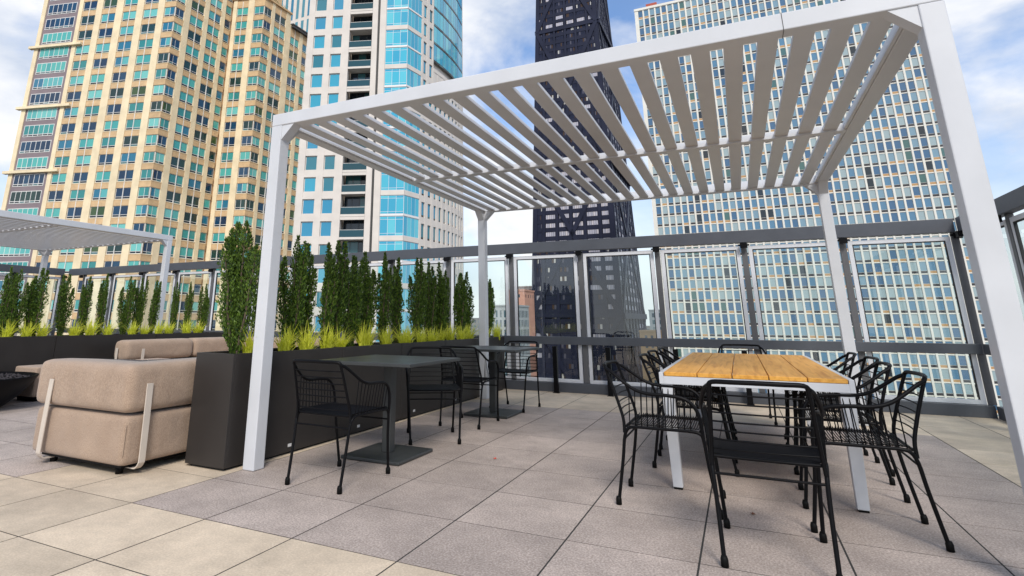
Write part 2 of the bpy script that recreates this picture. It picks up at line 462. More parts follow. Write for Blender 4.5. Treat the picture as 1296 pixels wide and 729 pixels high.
def make_fence(name, label, p0, ang, n, pitch=1.1633, start=0.0):
    """runs along local +x from p0; inner face is local y=0, towards -y"""
    t = thing(name, label, 'fence', p0, ang, 'glass screens round the terrace')
    Ln = n * pitch + start
    m = MB(); m.box(0, Ln, 0, .10, 2.13, 2.30); m.build('top_rail', M_fence, t, .004)
    m = MB(); m.box(0, Ln, -.012, .045, .695, .812); m.build('mid_rail', M_fence, t, .004)
    m = MB(); m.box(0, Ln, -.012, .10, .0, .135); m.build('bottom_rail', M_fence, t, .004)
    for k in range(n + 1):
        x = start + k * pitch
        m = MB(); m.box(x - .036, x + .036, .047, .098, .136, 2.129)
        po = m.build('post', M_fence_post, t, .003)
        m = MB(); bracket(m, x, .0, 2.10); m.build('clamp', M_black, po)
    for k in range(n):
        a = start + k * pitch + .052; b = start + (k + 1) * pitch - .052
        z0, z1 = .137, 2.085
        f = MB(); w = .05
        f.box(a, a + w, .05, .085, z0, z1); f.box(b - w, b, .05, .085, z0, z1)
        f.box(a + w, b - w, .05, .085, z1 - w, z1); f.box(a + w, b - w, .05, .085, z0, z0 + w)
        g = .012
        f.box(a + w, a + w + g, .053, .082, z0 + w, z1 - w, 1); f.box(b - w - g, b - w, .053, .082, z0 + w, z1 - w, 1)
        f.box(a + w + g, b - w - g, .053, .082, z1 - w - g, z1 - w, 1)
        fr = f.build('panel_frame', [M_frame, M_gasket], t, .002, 1)
        q = MB(); yy = .068
        q.add([(a + w + g, yy, z0 + w), (b - w - g, yy, z0 + w), (b - w - g, yy, z1 - w - g), (a + w + g, yy, z1 - w - g)], [(0, 1, 2, 3)])
        q.build('glass_pane', M_pane, fr)
    return t
YF = 6.50
make_fence('glass_fence', 'long grey glass fence across the back of the terrace', (-14.05, YF, 0), 0, 15, start=.605)
make_fence('glass_fence', 'grey glass fence down the right side of the terrace, mostly behind the white post', (4.02, YF - .02, 0), -PI / 2, 8, start=.12)
make_fence('glass_fence', 'grey glass fence at the far left side behind the far pergola', (-14.12, -2.0, 0), PI / 2, 7, start=.3)

def bollard(x, lab):
    t = thing('rail_bollard', lab, 'bollard', (x, YF - .115, 0), 0, 'black bollards along the back fence')
    m = MB(); m.box(-.033, .033, -.025, .025, .006, .672); m.build('shaft', M_black, t, .004)
    m = MB(); m.box(-.045, .045, -.045, .045, .0, .008); m.build('base_plate', M_black, t)
bollard(-1.072, 'black flat bollard before the back fence, left of the other three')
bollard(-.27, 'black flat bollard before the back fence behind the nearest left dining chair')
bollard(.66, 'black flat bollard before the back fence at the table’s far left corner'.replace('’', ''))
bollard(1.52, 'black flat bollard before the back fence seen under the dining table')

# ------------------------------------------------------------------ planters
def make_planter(name, label, x0, x1, y0, y1, zt=.802, plate=True, group='dark metal planter boxes'):
    cx, cy = (x0 + x1) / 2, (y0 + y1) / 2
    t = thing(name, label, 'planter', (cx, cy, 0), 0, group)
    hx, hy = (x1 - x0) / 2 - .002, (y1 - y0) / 2 - .002
    m = MB(); w = .022; zb = .018
    m.box(-hx, hx, -hy, -hy + w, zb, zt); m.box(-hx, hx, hy - w, hy, zb, zt)
    m.box(-hx, -hx + w, -hy + w, hy - w, zb, zt); m.box(hx - w, hx, -hy + w, hy - w, zb, zt)
    m.build('box', M_planter, t, .003)
    m = MB(); m.box(-hx + .03, hx - .03, -hy + .03, hy - .03, .0, .03); m.build('plinth', M_gasket, t)
    m = MB(); m.box(-hx + w, hx - w, -hy + w, hy - w, zt - .10, zt - .045); m.build('soil', M_soil, t)
    if plate:
        m = MB(); m.box(hx, hx + .003, -hy + .30 - .02, -hy + .30 + .02, .055, .078); m.build('drain_plate', M_label, t)
    return t
XP0, XP1 = -2.30, -1.872
make_planter('metal_planter', 'tall square dark planter box at the near end of the hedge beside the sofa', -2.30, -1.90, .75, 1.10, plate=False)
ys = [1.104, 2.07, 3.15, 4.24, 5.33]
od = ['first', 'second', 'third', 'fourth']
for k in range(4):
    pl = make_planter('metal_planter', '%s long dark planter box of the hedge row counted from the white post' % od[k], XP0, XP1 - .0, ys[k], ys[k + 1] - .003)
make_planter('metal_planter', 'last short dark planter box of the near hedge against the back fence', XP0, XP1 - .03, 5.335, 6.42, plate=False)
XQ0, XQ1 = -7.87, -7.45
for k, (a, b, lab) in enumerate(((.6, 2.66, 'dark planter behind the fire bowl at the left edge'), (2.663, 4.3, 'dark planter in the far hedge row between the fire bowl and the far sofa'), (4.303, 5.95, 'dark planter in the far hedge row behind the far sofa'))):
    make_planter('metal_planter', lab, XQ0, XQ1, a, b, plate=False)

# ------------------------------------------------------------------ hedge trees
def tree_meshes(seed, h, rad, nleaf, leaders):
    rnd = random.Random(seed)
    tr = MB(); cr = MB()
    paths = []
    for l in range(leaders):
        a = rnd.uniform(0, 2 * PI); d = rad * (0 if l == 0 else rnd.uniform(.35, .75))
        hh = h * (1 if l == 0 else rnd.uniform(.70, .99))
        top = Vector((math.cos(a) * d * 1.0, math.sin(a) * d * 1.0, hh))
        pts = [Vector((rnd.uniform(-.012, .012), rnd.uniform(-.012, .012), 0))]
        for k in range(1, 6):
            f = k / 5
            pts.append(Vector((top.x * f ** .6 + rnd.uniform(-.008, .008), top.y * f ** .6 + rnd.uniform(-.008, .008), hh * f)))
        paths.append((pts, hh))
        tr.tube(pts, .01, 6, rs=[.014 * (1 - .8 * k / 5) for k in range(6)])
    for i in range(nleaf):
        pts, hh = paths[rnd.randrange(len(paths))]
        f = rnd.random() ** .9 * .96 + .035
        s = f * 5; k = min(4, int(s)); c = pts[k].lerp(pts[k + 1], s - k)
        # radius profile of one leader, ragged by a slow wave
        prof = min(1, .26 + f * 1.9) * (1 if f < .72 else max(.12, 1 - (f - .72) / .30))
        r = rad * .46 * prof * (.75 + .35 * math.sin(f * 23 + k * 2 + seed) * math.sin(f * 9 + seed))
        a = rnd.uniform(0, 2 * PI); rr = r * (1.0) * math.sqrt(rnd.uniform(.08, 1)) * (1.25 if rnd.random() < .05 else 1)
        p = c + Vector((math.cos(a) * rr, math.sin(a) * rr, rnd.uniform(-.01, .01)))
        L = rnd.uniform(.017, .031); w = L * rnd.uniform(.42, .6)
        d = Vector((math.cos(a) * rnd.uniform(.1, .9) + rnd.uniform(-.4, .4), math.sin(a) * rnd.uniform(.1, .9) + rnd.uniform(-.4, .4), rnd.uniform(.5, 1.9))).normalized()
        sd_ = d.cross(Vector((rnd.uniform(-1, 1), rnd.uniform(-1, 1), rnd.uniform(-1, 1)))).normalized()
        nn = d.cross(sd_) * (w * .25)
        cr.add([p, p + d * L * .5 + sd_ * w * .5 + nn, p + d * L, p + d * L * .5 - sd_ * w * .5 + nn, p + d * L * .5], [(0, 1, 4), (1, 2, 4), (2, 3, 4), (3, 0, 4)])
    return tr.mesh('trunk', M_bark), cr.mesh('crown', M_leaf)
variants = [tree_meshes(11, 1.0, .150, 7600, 8), tree_meshes(23, 1.0, .125, 6000, 6), tree_meshes(37, 1.0, .110, 5000, 5), tree_meshes(51, 1.0, .135, 6600, 7), tree_meshes(64, 1.0, .100, 4600, 5)]
big = tree_meshes(5, 1.09, .205, 13000, 11)
def tree(x, y, z, h, v, label, group, wide=1.0, rz=None):
    t = thing('hedge_tree', label, 'tree', (x, y, z), random.uniform(0, 6.28) if rz is None else rz, group)
    t.scale = (wide, wide, h)
    a = bpy.data.objects.new('trunk', v[0]); link(a, t)
    b = bpy.data.objects.new('crown', v[1]); link(b, t)
    return t
GT = 'columnar hedge trees in the near planter row'
words = ['', 'second', 'third', 'fourth', 'fifth', 'sixth', 'seventh', 'eighth', 'ninth', 'tenth', 'eleventh', 'twelfth', 'thirteenth', 'fourteenth', 'fifteenth', 'sixteenth', 'seventeenth']
near = [(.92, 1.843), (1.22, 1.76), (1.55, 1.792), (1.76, 1.75), (2.02, 1.785), (2.23, 1.834), (2.45, 1.70), (2.72, 1.765), (3.06, 1.80), (3.43, 1.773), (3.83, 1.81), (4.2, 1.785), (4.42, 1.80), (4.70, 1.728), (5.08, 1.70), (5.42, 1.75), (6.1, 1.80)]
for k, (y, zt) in enumerate(near):
    lab = 'tallest fullest columnar tree, in the square planter at the near end of the hedge' if k == 0 else '%s columnar hedge tree of the near row counted from the sofa end' % words[k]
    if k == len(near) - 1: lab = 'last columnar hedge tree of the near row, just right of the back left pergola post'
    z0 = .745
    h = zt - z0
    tree(-2.09 + (-1) ** k * .02, y, z0, h if k else h / 1.09, big if k == 0 else variants[(k * 2 + 1) % 5], lab, GT, 1.0 if k == 0 else random.uniform(1.05, 1.35))
far = [(2.0, 1.75, 1.0), (2.14, 1.72, 1.0), (2.42, 1.76, 1.35), (2.82, 1.70, 1.1), (3.14, 1.69, 1.1), (3.42, 1.76, 1.0), (3.83, 1.735, 1.0), (4.06, 1.725, .95), (4.34, 1.70, 1.05), (4.77, 1.70, .85), (5.06, 1.72, .9), (5.42, 1.70, .9)]
for k, (y, zt, w) in enumerate(far):
    lab = '%s columnar hedge tree of the far left row counted from the left edge' % (words[k] if k else 'first')
    tree(-7.66, y, .745, zt - .745, variants[(k * 3 + 2) % 5], lab, 'columnar hedge trees in the far planter row', w)

def grass_mesh(seed, n=110):
    rnd = random.Random(seed); m = MB()
    for i in range(n):
        a = rnd.uniform(0, 2 * PI); L = rnd.uniform(.10, .27) * (1.1 if rnd.random() < .3 else 1); lean = rnd.uniform(.1, 1.0)
        b = Vector((rnd.uniform(-.035, .035), rnd.uniform(-.035, .035), 0))
        d = Vector((math.cos(a), math.sin(a), 0)); s = Vector((-d.y, d.x, 0)); w = rnd.uniform(.0035, .006)
        pts = []
        for k in range(5):
            f = k / 4
            pts.append(b + d * (L * lean * f ** 1.7) + Vector((0, 0, L * (f - .45 * lean * f * f))))
        vs = []
        for k, q in enumerate(pts):
            ww = w * (1 - (k / 4) ** 2 * .9)
            vs += [q - s * ww, q + s * ww]
        m.add(vs, [(2 * k, 2 * k + 1, 2 * k + 3, 2 * k + 2) for k in range(4)])
    return m.mesh('sedge_blades', M_grass)
gm = [grass_mesh(k) for k in range(4)]
def grass(x, y, k, label, group, sc=1.0):
    o = bpy.data.objects.new('sedge_clump', gm[k % 4]); link(o)
    o.location = (x, y, .752); o.rotation_euler = (0, 0, k * 1.7); o.scale = (sc, sc, sc)
    tag(o, label, 'grass clump', group)
gy = [1.02, 1.38, 1.62, 1.98, 2.16, 2.52, 2.66, 2.98, 3.32, 3.5, 3.78, 4.0, 4.33, 4.58, 4.85, 5.25, 5.75, 6.2]
nw = ['nearest'] + words[1:] + ['eighteenth', 'nineteenth']
for k, y in enumerate(gy):
    grass(-2.0 + (k % 3) * .03, y, k, '%s lime green sedge clump along the near planter row counted from the sofa' % nw[k], 'lime sedge clumps in the near planters', random.uniform(1.0, 1.3))
gf = [2.05, 2.3, 2.5, 2.98, 3.22, 3.5, 3.92, 4.15, 4.42, 4.62, 5.0, 5.25]
for k, y in enumerate(gf):
    grass(-7.56, y, k + 1, '%s yellow green sedge clump of the far planter row counted from the left edge' % (nw[k] if k else 'first'), 'lime sedge clumps in the far planters', random.uniform(1.1, 1.4))

# ------------------------------------------------------------------ wire armchair
def make_chair():
    t = thing('wire_armchair', 'x', 'chair')
    R = .0098
    for sy, name in ((1, 'front'), (-1, 'rear')):
        for s in (-1, 1):
            if sy > 0: pts = [(s * .215, .275, .01), (s * .228, .24, .25), (s * .238, .225, .40), (s * .238, .20, .432), (s * .238, .15, .438)]
            else: pts = [(s * .215, -.275, .01), (s * .222, -.232, .25), (s * .228, -.212, .38), (s * .234, -.185, .428), (s * .238, -.14, .438)]
            m = MB(); m.tube(smooth_path(pts, 4), R, 8)
            lg = m.build('leg', M_black, t)
            x, y = pts[0][0], pts[0][1]
            m = MB(); m.lathe([(.0, .0), (.0165, .0), (.0165, .03), (.012, .044), (.0, .044)], 10, c=(x, y)); m.build('rubber_foot', M_rubber, lg)
    m = MB()
    for s in (-1, 1): m.tube([(s * .238, .16, .438), (s * .238, -.15, .438)], .009, 8)
    for y in (.212, -.20): m.tube(smooth_path([(-.232, y, .438), (-.15, y, .436), (.15, y, .436), (.232, y, .438)], 3), .008, 8)
    n = 30
    for k in range(n):
        y = -.188 + k * (.388 / (n - 1))
        m.tube(smooth_path([(-.236, y, .452), (-.17, y, .442), (0, y, .438), (.17, y, .442), (.236, y, .452)], 2), .0036, 5, caps=False)
    m.build('seat', M_black, t)
    for y, z in ((.232, .365), (-.215, .365)):
        m = MB(); m.tube([(-.226, y, z), (.226, y, z)], .006, 6)
        m.build('stretcher', M_black, t)
    m = MB()
    # upright tubes and top rail
    def up(z):                                  # y of the back at height z
        f = (z - .43) / .345
        return -.205 - .105 * f ** 1.2
    for s in (-1, 1):
        m.tube(smooth_path([(s * .228, -.212, .40), (s * .222, up(.48), .48), (s * .212, up(.6), .6), (s * .206, up(.70), .70), (s * .198, up(.765), .765)], 4), .0095, 8)
    m.tube(smooth_path([(-.205, up(.76) + .004, .757), (-.185, up(.775) - .004, .778), (-.10, up(.775) - .022, .781), (0, up(.775) - .028, .782), (.10, up(.775) - .022, .781), (.185, up(.775) - .004, .778), (.205, up(.76) + .004, .757)], 4), .011, 8)
    for k in range(7):
        z = .475 + k * .041
        y = up(z); x = .222 - .02 * (z - .47) / .3
        m.tube(smooth_path([(-x, y, z), (-.12, y - .016, z), (0, y - .022, z), (.12, y - .016, z), (x, y, z)], 3), .004, 5, caps=False)
    m.build('backrest', M_black, t)
    for s in (-1, 1):
        arm = [(s * .238, .225, .405), (s * .246, .222, .47), (s * .252, .205, .555), (s * .258, .15, .612), (s * .262, .05, .628), (s * .262, -.06, .632), (s * .255, -.14, .655), (s * .240, -.215, .705), (s * .222, -.27, .745), (s * .205, -.305, .762)]
        sp = smooth_path(arm, 4)
        m = MB(); m.tube(sp, .0105, 8)
        for k in range(11):
            y = -.165 + k * .034
            # height of the arm there
            q = min(sp, key=lambda v: abs(v.y - y) + (0 if v.z > .5 else 9))
            m.tube([(s * .238, y - .012, .438), (q.x, y, q.z)], .0033, 5, caps=False)
        m.build('armrest', M_black, t)
    return t
chair0 = make_chair()
used = [False]
def chair(x, y, rz, label, group):
    c = chair0 if not used[0] else copy_tree(chair0)
    used[0] = True
    c.location = (x, y, 0.002); c.rotation_euler = (0, 0, rz); c['label'] = label; c['group'] = group
GD = 'black wire armchairs round the wooden dining table'; GC = 'black wire armchairs at the cafe tables'
chair(1.54, .895, 0, 'black wire armchair at the near end of the wooden table, its back to us', GD)
chair(1.50, 5.0, PI + .05, 'black wire armchair at the far end of the wooden table, mostly hidden', GD)
LX = -PI / 2
for x, y, a, l in ((1.02, 1.525, 0, 'black wire armchair nearest us on the left side of the wooden table'), (1.09, 2.55, .03, 'second black wire armchair along the left side of the wooden table'), (1.07, 3.22, -.03, 'third black wire armchair along the left side of the wooden table'), (1.08, 3.86, .02, 'farthest black wire armchair on the left side of the wooden table')):
    chair(x, y, LX + a, l, GD)
for x, y, a, l in ((2.005, 1.525, .0, 'black wire armchair nearest us on the right side of the wooden table'), (2.02, 2.38, -.02, 'second black wire armchair along the right side of the wooden table'), (2.07, 3.07, .03, 'third black wire armchair along the right side of the wooden table'), (2.04, 3.78, -.03, 'farthest black wire armchair on the right side of the wooden table')):
    chair(x, y, PI / 2 + a, l, GD)
chair(-1.06, .99, -.02, 'black wire armchair standing alone on the near side of the near cafe table', GC)
chair(-1.14, 2.51, PI + .56, 'turned black wire armchair on the far side of the near cafe table', GC)
chair(-1.155, 3.38, .02, 'black wire armchair on the near side of the far cafe table', GC)
chair(-1.09, 4.61, PI - .04, 'black wire armchair behind the far cafe table near the glass fence', GC)

# ------------------------------------------------------------------ cafe tables
def make_cafe(label, x, y):
    t = thing('cafe_table', label, 'table', (x, y, 0), 0, 'dark square cafe tables')
    m = MB(); m.box(-.44, .44, -.44, .44, .712, .738); m.build('tabletop', M_cafe, t, .004)
    m = MB(); m.box(-.2, .2, -.2, .2, .70, .7115); m.build('top_bracket', M_black, t)
    m = MB(); m.box(-.039, .039, -.039, .039, .028, .6995); m.build('pedestal', M_cafe, t, .005)
    m = MB(); m.box(-.265, .265, -.275, .275, .004, .028); m.build('base_plate', M_cafe, t, .006)
make_cafe('dark square cafe table nearest us beside the white front post', -1.14, 1.74)
make_cafe('dark square cafe table farther back near the glass fence', -1.16, 4.07)

# ------------------------------------------------------------------ dining table
def make_dining():
    X0, X1, Y0, Y1, Z = .975, 2.075, 1.775, 4.55, .723
    t = thing('dining_table', 'long outdoor dining table with orange wood boards on a white metal frame', 'table', ((X0 + X1) / 2, (Y0 + Y1) / 2, 0))
    hx, hy = (X1 - X0) / 2, (Y1 - Y0) / 2
    n = 5; w = (2 * hx - .06) / n
    for k in range(n):
        m = MB(); a = -hx + .03 + k * w
        m.box(a + .003, a + w - .003, -hy, hy, Z - .026, Z)
        m.build('board', M_wood, t, .003)
    m = MB()
    m.box(-hx, -hx + .028, -hy + .002, hy - .002, Z - .078, Z - .004); m.box(hx - .028, hx, -hy + .002, hy - .002, Z - .078, Z - .004)
    m.box(-hx + .028, hx - .028, -hy + .002, -hy + .03, Z - .078, Z - .0275); m.box(-hx + .028, hx - .028, hy - .03, hy - .002, Z - .078, Z - .0275)
    m.box(-hx + .028, hx - .028, -.02, .02, Z - .07, Z - .0275)
    m.build('frame', M_white, t, .002)
    for sx in (-1, 1):
        for sy in (-1, 1):
            xt = sx * (hx - .045); yt = sy * (hy - .045); xb = sx * (hx - .055); yb = sy * (hy - .06)
            a, b = .038, .030
            p = [(xb + i * b, yb + j * b, .012) for j in (-1, 1) for i in (-1, 1)] + [(xt + i * a, yt + j * a, Z - .079) for j in (-1, 1) for i in (-1, 1)]
            m = MB(); m.hexa(p); lg = m.build('leg', M_white, t, .004)
            m = MB(); m.box(xb - .026, xb + .026, yb - .026, yb + .026, .0, .012); m.build('foot_pad', M_rubber, lg)
make_dining()

# ------------------------------------------------------------------ lounge furniture
def soft(name, boxes, parent, r=.07, material=None, pin=0.0):
    """rounded upholstered block(s) given as plan polygons (poly, z0, z1)"""
    bm = bmesh.new()
    for poly, z0, z1 in boxes:
        vb = [bm.verts.new((x, y, z0)) for x, y in poly]; vt = [bm.verts.new((x, y, z1)) for x, y in poly]
        n = len(poly)
        bm.faces.new(vb[::-1]); bm.faces.new(vt)
        for i in range(n):
            j = (i + 1) % n; bm.faces.new((vb[i], vb[j], vt[j], vt[i]))
    bmesh.ops.bevel(bm, geom=list(bm.edges), offset=r, segments=6, profile=.6, affect='EDGES', clamp_overlap=True)
    for f in bm.faces: f.smooth = True
    me = bpy.data.meshes.new(name); bm.to_mesh(me); bm.free()
    me.materials.append(material or M_fabric)
    o = bpy.data.objects.new(name, me); link(o, parent)
    return o

def strap(parent, x, y, nx, ny, lean=.05, top=.615, w=.046, off=0.0):
    """flat steel strap hugging a face whose outward normal is nx,ny"""
    m = MB(); tx, ty = -ny, nx; th = .009
    prof = [(-.22, .045), (-.04, .042), (-.005, .050), (.016, .075), (.020, .11), (.026 + lean * .5, .36), (.03 + lean, top)]
    prof = [(a + off, b) for a, b in prof]
    P = smooth_path([(a, 0, b) for a, b in prof], 4)
    vs = []
    for i, q in enumerate(P):
        d = (P[min(i + 1, len(P) - 1)] - P[max(i - 1, 0)]).normalized(); nn = Vector((d.z, 0, -d.x))
        for s in (-1, 1):
            for o in (0, 1):
                a = q + nn * th * o
                vs.append((x + nx * a.x + tx * s * w / 2, y + ny * a.x + ty * s * w / 2, a.z))
    fs = []
    for i in range(len(P) - 1):
        b = i * 4
        for (p, q) in ((0, 1), (1, 3), (3, 2), (2, 0)): fs.append((b + p, b + q, b + 4 + q, b + 4 + p))
    fs += [(0, 2, 3, 1), (len(vs) - 4, len(vs) - 3, len(vs) - 1, len(vs) - 2)]
    m.add(vs, fs); return m.build('strap', M_steel, parent, .0015, 1)

def near_sofa():
    X0, X1, Y0, Y1 = -3.42, -2.385, .285, 1.42
    t = thing('lounge_armchair', 'sand fabric lounge armchair with cream straps, nearest us beside the square planter', 'armchair', ((X0 + X1) / 2, (Y0 + Y1) / 2, 0), 0, 'sand fabric lounge seats with cream steel straps')
    hx, hy = (X1 - X0) / 2, (Y1 - Y0) / 2
    base = soft('seat_cushion', [([(-hx - .07, -hy + .02), (hx - .012, -hy + .02), (hx - .012, hy), (-hx - .07, hy)], .062, .392)], t, .055)
    back = soft('back_cushion', [([(-hx - .10, -hy - .005), (hx + .005, -hy - .005), (hx + .005, hy), (hx - .27, hy), (hx - .27, -hy + .27), (-hx - .10, -hy + .27)], .405, .738)], t, .078)
    # seams
    m = MB(); m.tube([(hx - .022, -hy + .030, .13), (hx - .022, -hy + .030, .33)], .004, 6); m.build('seam', M_fabric, base)
    m = MB(); m.tube(smooth_path([(hx - .022, -hy + .020, .47), (hx - .020, -hy + .018, .57), (hx - .024, -hy + .024, .67), (hx - .06, -hy + .06, .728)], 4), .004, 6); m.build('seam', M_fabric, back)
    m = MB(); m.tube(smooth_path([(-hx + .14, -hy + .02, .43), (-hx + .14, -hy - .006, .52), (-hx + .14, -hy - .006, .62), (-hx + .14, -hy + .03, .705)], 4), .0025, 6); m.build('seam', M_fabric, back)
    strap(t, -hx + .13, -hy, 0, -1, lean=-.022, top=.60, w=.05)
    strap(t, hx, -hy + .15, 1, 0, lean=-.022, top=.60, w=.05)
    m = MB(); m.box(-hx + .05, hx - .05, -hy + .05, hy - .05, .050, .066); m.build('frame', M_black, t)
    for sx in (-1, 1):
        for sy in (-1, 1):
            m = MB(); m.lathe([(0, 0), (.024, 0), (.03, .05), (0, .05)], 12, c=(sx * (hx - .13), sy * (hy - .10))); m.build('foot', M_rubber, t)
near_sofa()

def far_sofa():
    t = thing('sectional_sofa', 'L shaped sand fabric sofa with cream straps in front of the far hedge', 'sofa', (-6.5, 4.4, 0), 0, 'sand fabric lounge seats with cream steel straps')
    ox, oy = -6.5, 4.4
    def poly(x0, x1, y0, y1): return [(x0 - ox, y0 - oy), (x1 - ox, y0 - oy), (x1 - ox, y1 - oy), (x0 - ox, y1 - oy)]
    soft('seat_cushion', [(poly(-7.12, -6.2, 3.45, 5.9), .07, .41)], t, .07)
    soft('seat_cushion', [(poly(-6.19, -4.3, 5.0, 5.9), .07, .41)], t, .07)
    soft('back_cushion', [(poly(-7.2, -6.86, 3.38, 4.62), .42, .73)], t, .1)
    soft('back_cushion', [(poly(-7.2, -6.86, 4.63, 5.93), .42, .73)], t, .1)
    soft('back_cushion', [(poly(-6.85, -5.55, 5.66, 5.98), .42, .73)], t, .1)
    soft('back_cushion', [(poly(-5.54, -4.3, 5.66, 5.98), .42, .73)], t, .1)
    strap(t, -7.06 - ox, 3.44 - oy, 0, -1, lean=.0, off=.05)
    strap(t, -6.86 - ox, 3.62 - oy, 1, 0, lean=.0, off=.02, top=.60)
    m = MB(); m.box(-7.1 - ox, -4.35 - ox, 5.1 - oy, 5.85 - oy, .0, .068); m.box(-7.1 - ox, -6.25 - ox, 3.5 - oy, 5.09 - oy, .0, .068); m.build('frame', M_black, t)
far_sofa()

def fire_bowl(x, y, r, zt, label):
    t = thing('fire_bowl', label, 'fire pit', (x, y, 0), 0, 'black round fire bowls')
    m = MB()
    pr = [(0, .012), (r * .52, .012), (r * .60, .03), (r * .78, zt * .38), (r * .92, zt * .72), (r, zt - .012), (r, zt), (r - .03, zt), (r - .06, zt - .06), (0, zt - .06)]
    m.lathe(pr, 56); m.build('bowl', M_black, t)
    rnd = random.Random(int(x * 10)); m = MB()
    for k in range(420):
        a = rnd.uniform(0, 6.28); d = math.sqrt(rnd.random()) * (r - .09); s = rnd.uniform(.015, .032)
        c = Vector((math.cos(a) * d, math.sin(a) * d, zt - .045 + .05 * (1 - d / r) + rnd.uniform(0, .015)))
        vs = [c + Vector((rnd.uniform(.5, 1) * s * i, rnd.uniform(.5, 1) * s * j, rnd.uniform(.5, 1) * s * k2)) for i, j, k2 in ((1, 0, 0), (-1, 0, 0), (0, 1, 0), (0, -1, 0), (0, 0, 1), (0, 0, -1))]
        m.add(vs, [(0, 2, 4), (2, 1, 4), (1, 3, 4), (3, 0, 4), (2, 0, 5), (1, 2, 5), (3, 1, 5), (0, 3, 5)])
    tag(m.build('lava_rock', mat('lava rock', (.03, .025, .028), .9), t), kind='stuff')
fire_bowl(-6.85, 1.32, .74, .37, 'black fire bowl cut by the left edge of the photo')
fire_bowl(-6.02, 3.05, .62, .45, 'black fire bowl of lava rock showing just above the near armchair')

def pouf(x, y, w, d, z0, z1, label, material=None, r=.05):
    t = thing('ottoman', label, 'ottoman', (x, y, 0), 0, 'low fabric ottomans by the far planters')
    soft('cushion', [([(-w / 2, -d / 2), (w / 2, -d / 2), (w / 2, d / 2), (-w / 2, d / 2)], z0, z1)], t, r, material)
    m = MB(); m.box(-w / 2 + .06, w / 2 - .06, -d / 2 + .06, d / 2 - .06, .0, z0 + .01); m.build('base', M_black, t)
pouf(-7.02, 2.36, .5, .56, .06, .43, 'square brown ottoman between the left fire bowl and the dark planter', r=.03)
pouf(-6.62, 3.70, .42, .42, .06, .45, 'small square brown ottoman in front of the far sofa end', r=.03)
pouf(-8.0 + .75, 1.42, .55, .6, .06, .46, 'pale rounded ottoman behind the fire bowl at the left edge', M_fabric_light, .09)

# small litter on the deck
def leaflet(x, y, c, label, s=.016):
    m = MB(); vs = []
    for k in range(8):
        a = k * PI / 4; rr = s * (1, .55)[k % 2]
        vs.append((math.cos(a) * rr, math.sin(a) * rr, .003 + .004 * (k % 3)))
    vs.append((0, 0, .002))
    m.add(vs, [(k, (k + 1) % 8, 8) for k in range(8)])
    o = m.build('fallen_leaf', mat(label[:12], c, .7)); o.location = (x, y, .002)
    tag(o, label, 'leaf', 'fallen leaves on the paving')
leaflet(-.33, 2.02, (.75, .06, .02), 'small red leaf on the paving right of the near cafe table')
leaflet(1.45, 1.47, (.16, .06, .03), 'small brown leaf on the paving under the near end chair')

# ------------------------------------------------------------------ buildings
deps = None
def visible(P):
    """can the camera see this point (glass panes look through)?"""
    uv = project(P)
    if uv is None or not (-5 < uv[0] < 1301 and -5 < uv[1] < 734): return False
    d = Vector(P) - CAM; dist = d.length; d.normalize(); o = CAM.copy(); gone = 0
    for _ in range(8):
        hit, loc, nor, idx, ob, mt = scene.ray_cast(deps, o, d, distance=dist - gone)
        if not hit: return True
        if not ob.name.startswith(('glass_pane',)): return False
        step = (loc - o).length + .02; gone += step; o = loc + d * .02
        if gone >= dist - .05: return True
    return False

pending = []           # (parent, meshname, material list, [(mesh, matrix, centre, area)])
class Facade:
    def __init__(s, P0, az, parent, zoff=0):
        a = math.radians(az)
        s.d = Vector((math.sin(a), math.cos(a), 0)); s.P = Vector((P0[0], P0[1], 0))
        s.rot = math.atan2(s.d.y, s.d.x); s.n = Vector((s.d.y, -s.d.x, 0))      # outward (towards local -y)
        s.M = Matrix.Translation(s.P) @ Matrix.Rotation(s.rot, 4, 'Z')
        s.parent = parent
    def pt(s, x, y, z): return s.M @ Vector((x, y, z))
    def box(s, m, x0, x1, y0, y1, z0, z1, mt=0): m.box(x0, x1, y0, y1, z0, z1, mt, s.M)

_wm = {}
def win_mesh(key, w, h, cols, rows, mats, fr=.06, trans=None, lower=None):
    """framed window; origin bottom left, glass faces -y.  rows = list of relative heights, bottom first"""
    k = (key, round(w, 2), round(h, 2))
    if k in _wm: return _wm[k]
    m = MB(); tot = sum(rows)
    m.box(0, w, .0, .05, 0, h, 0)                      # backing frame slab
    z = 0
    for ri, rh in enumerate(rows):
        zz = z + h * rh / tot
        for c in range(cols):
            a = w * c / cols; b = w * (c + 1) / cols
            g = fr / 2
            xa, xb = a + (fr if c == 0 else g), b - (fr if c == cols - 1 else g)
            za, zb = z + (fr if ri == 0 else g), zz - (fr if ri == len(rows) - 1 else g)
            mi = 2 if (lower and ri == 0) else 1
            m.add([(xa, -.004, za), (xb, -.004, za), (xb, -.004, zb), (xa, -.004, zb)], [(0, 1, 2, 3)], mi)
        z = zz
    me = m.mesh('window', mats); _wm[k] = me
    return me

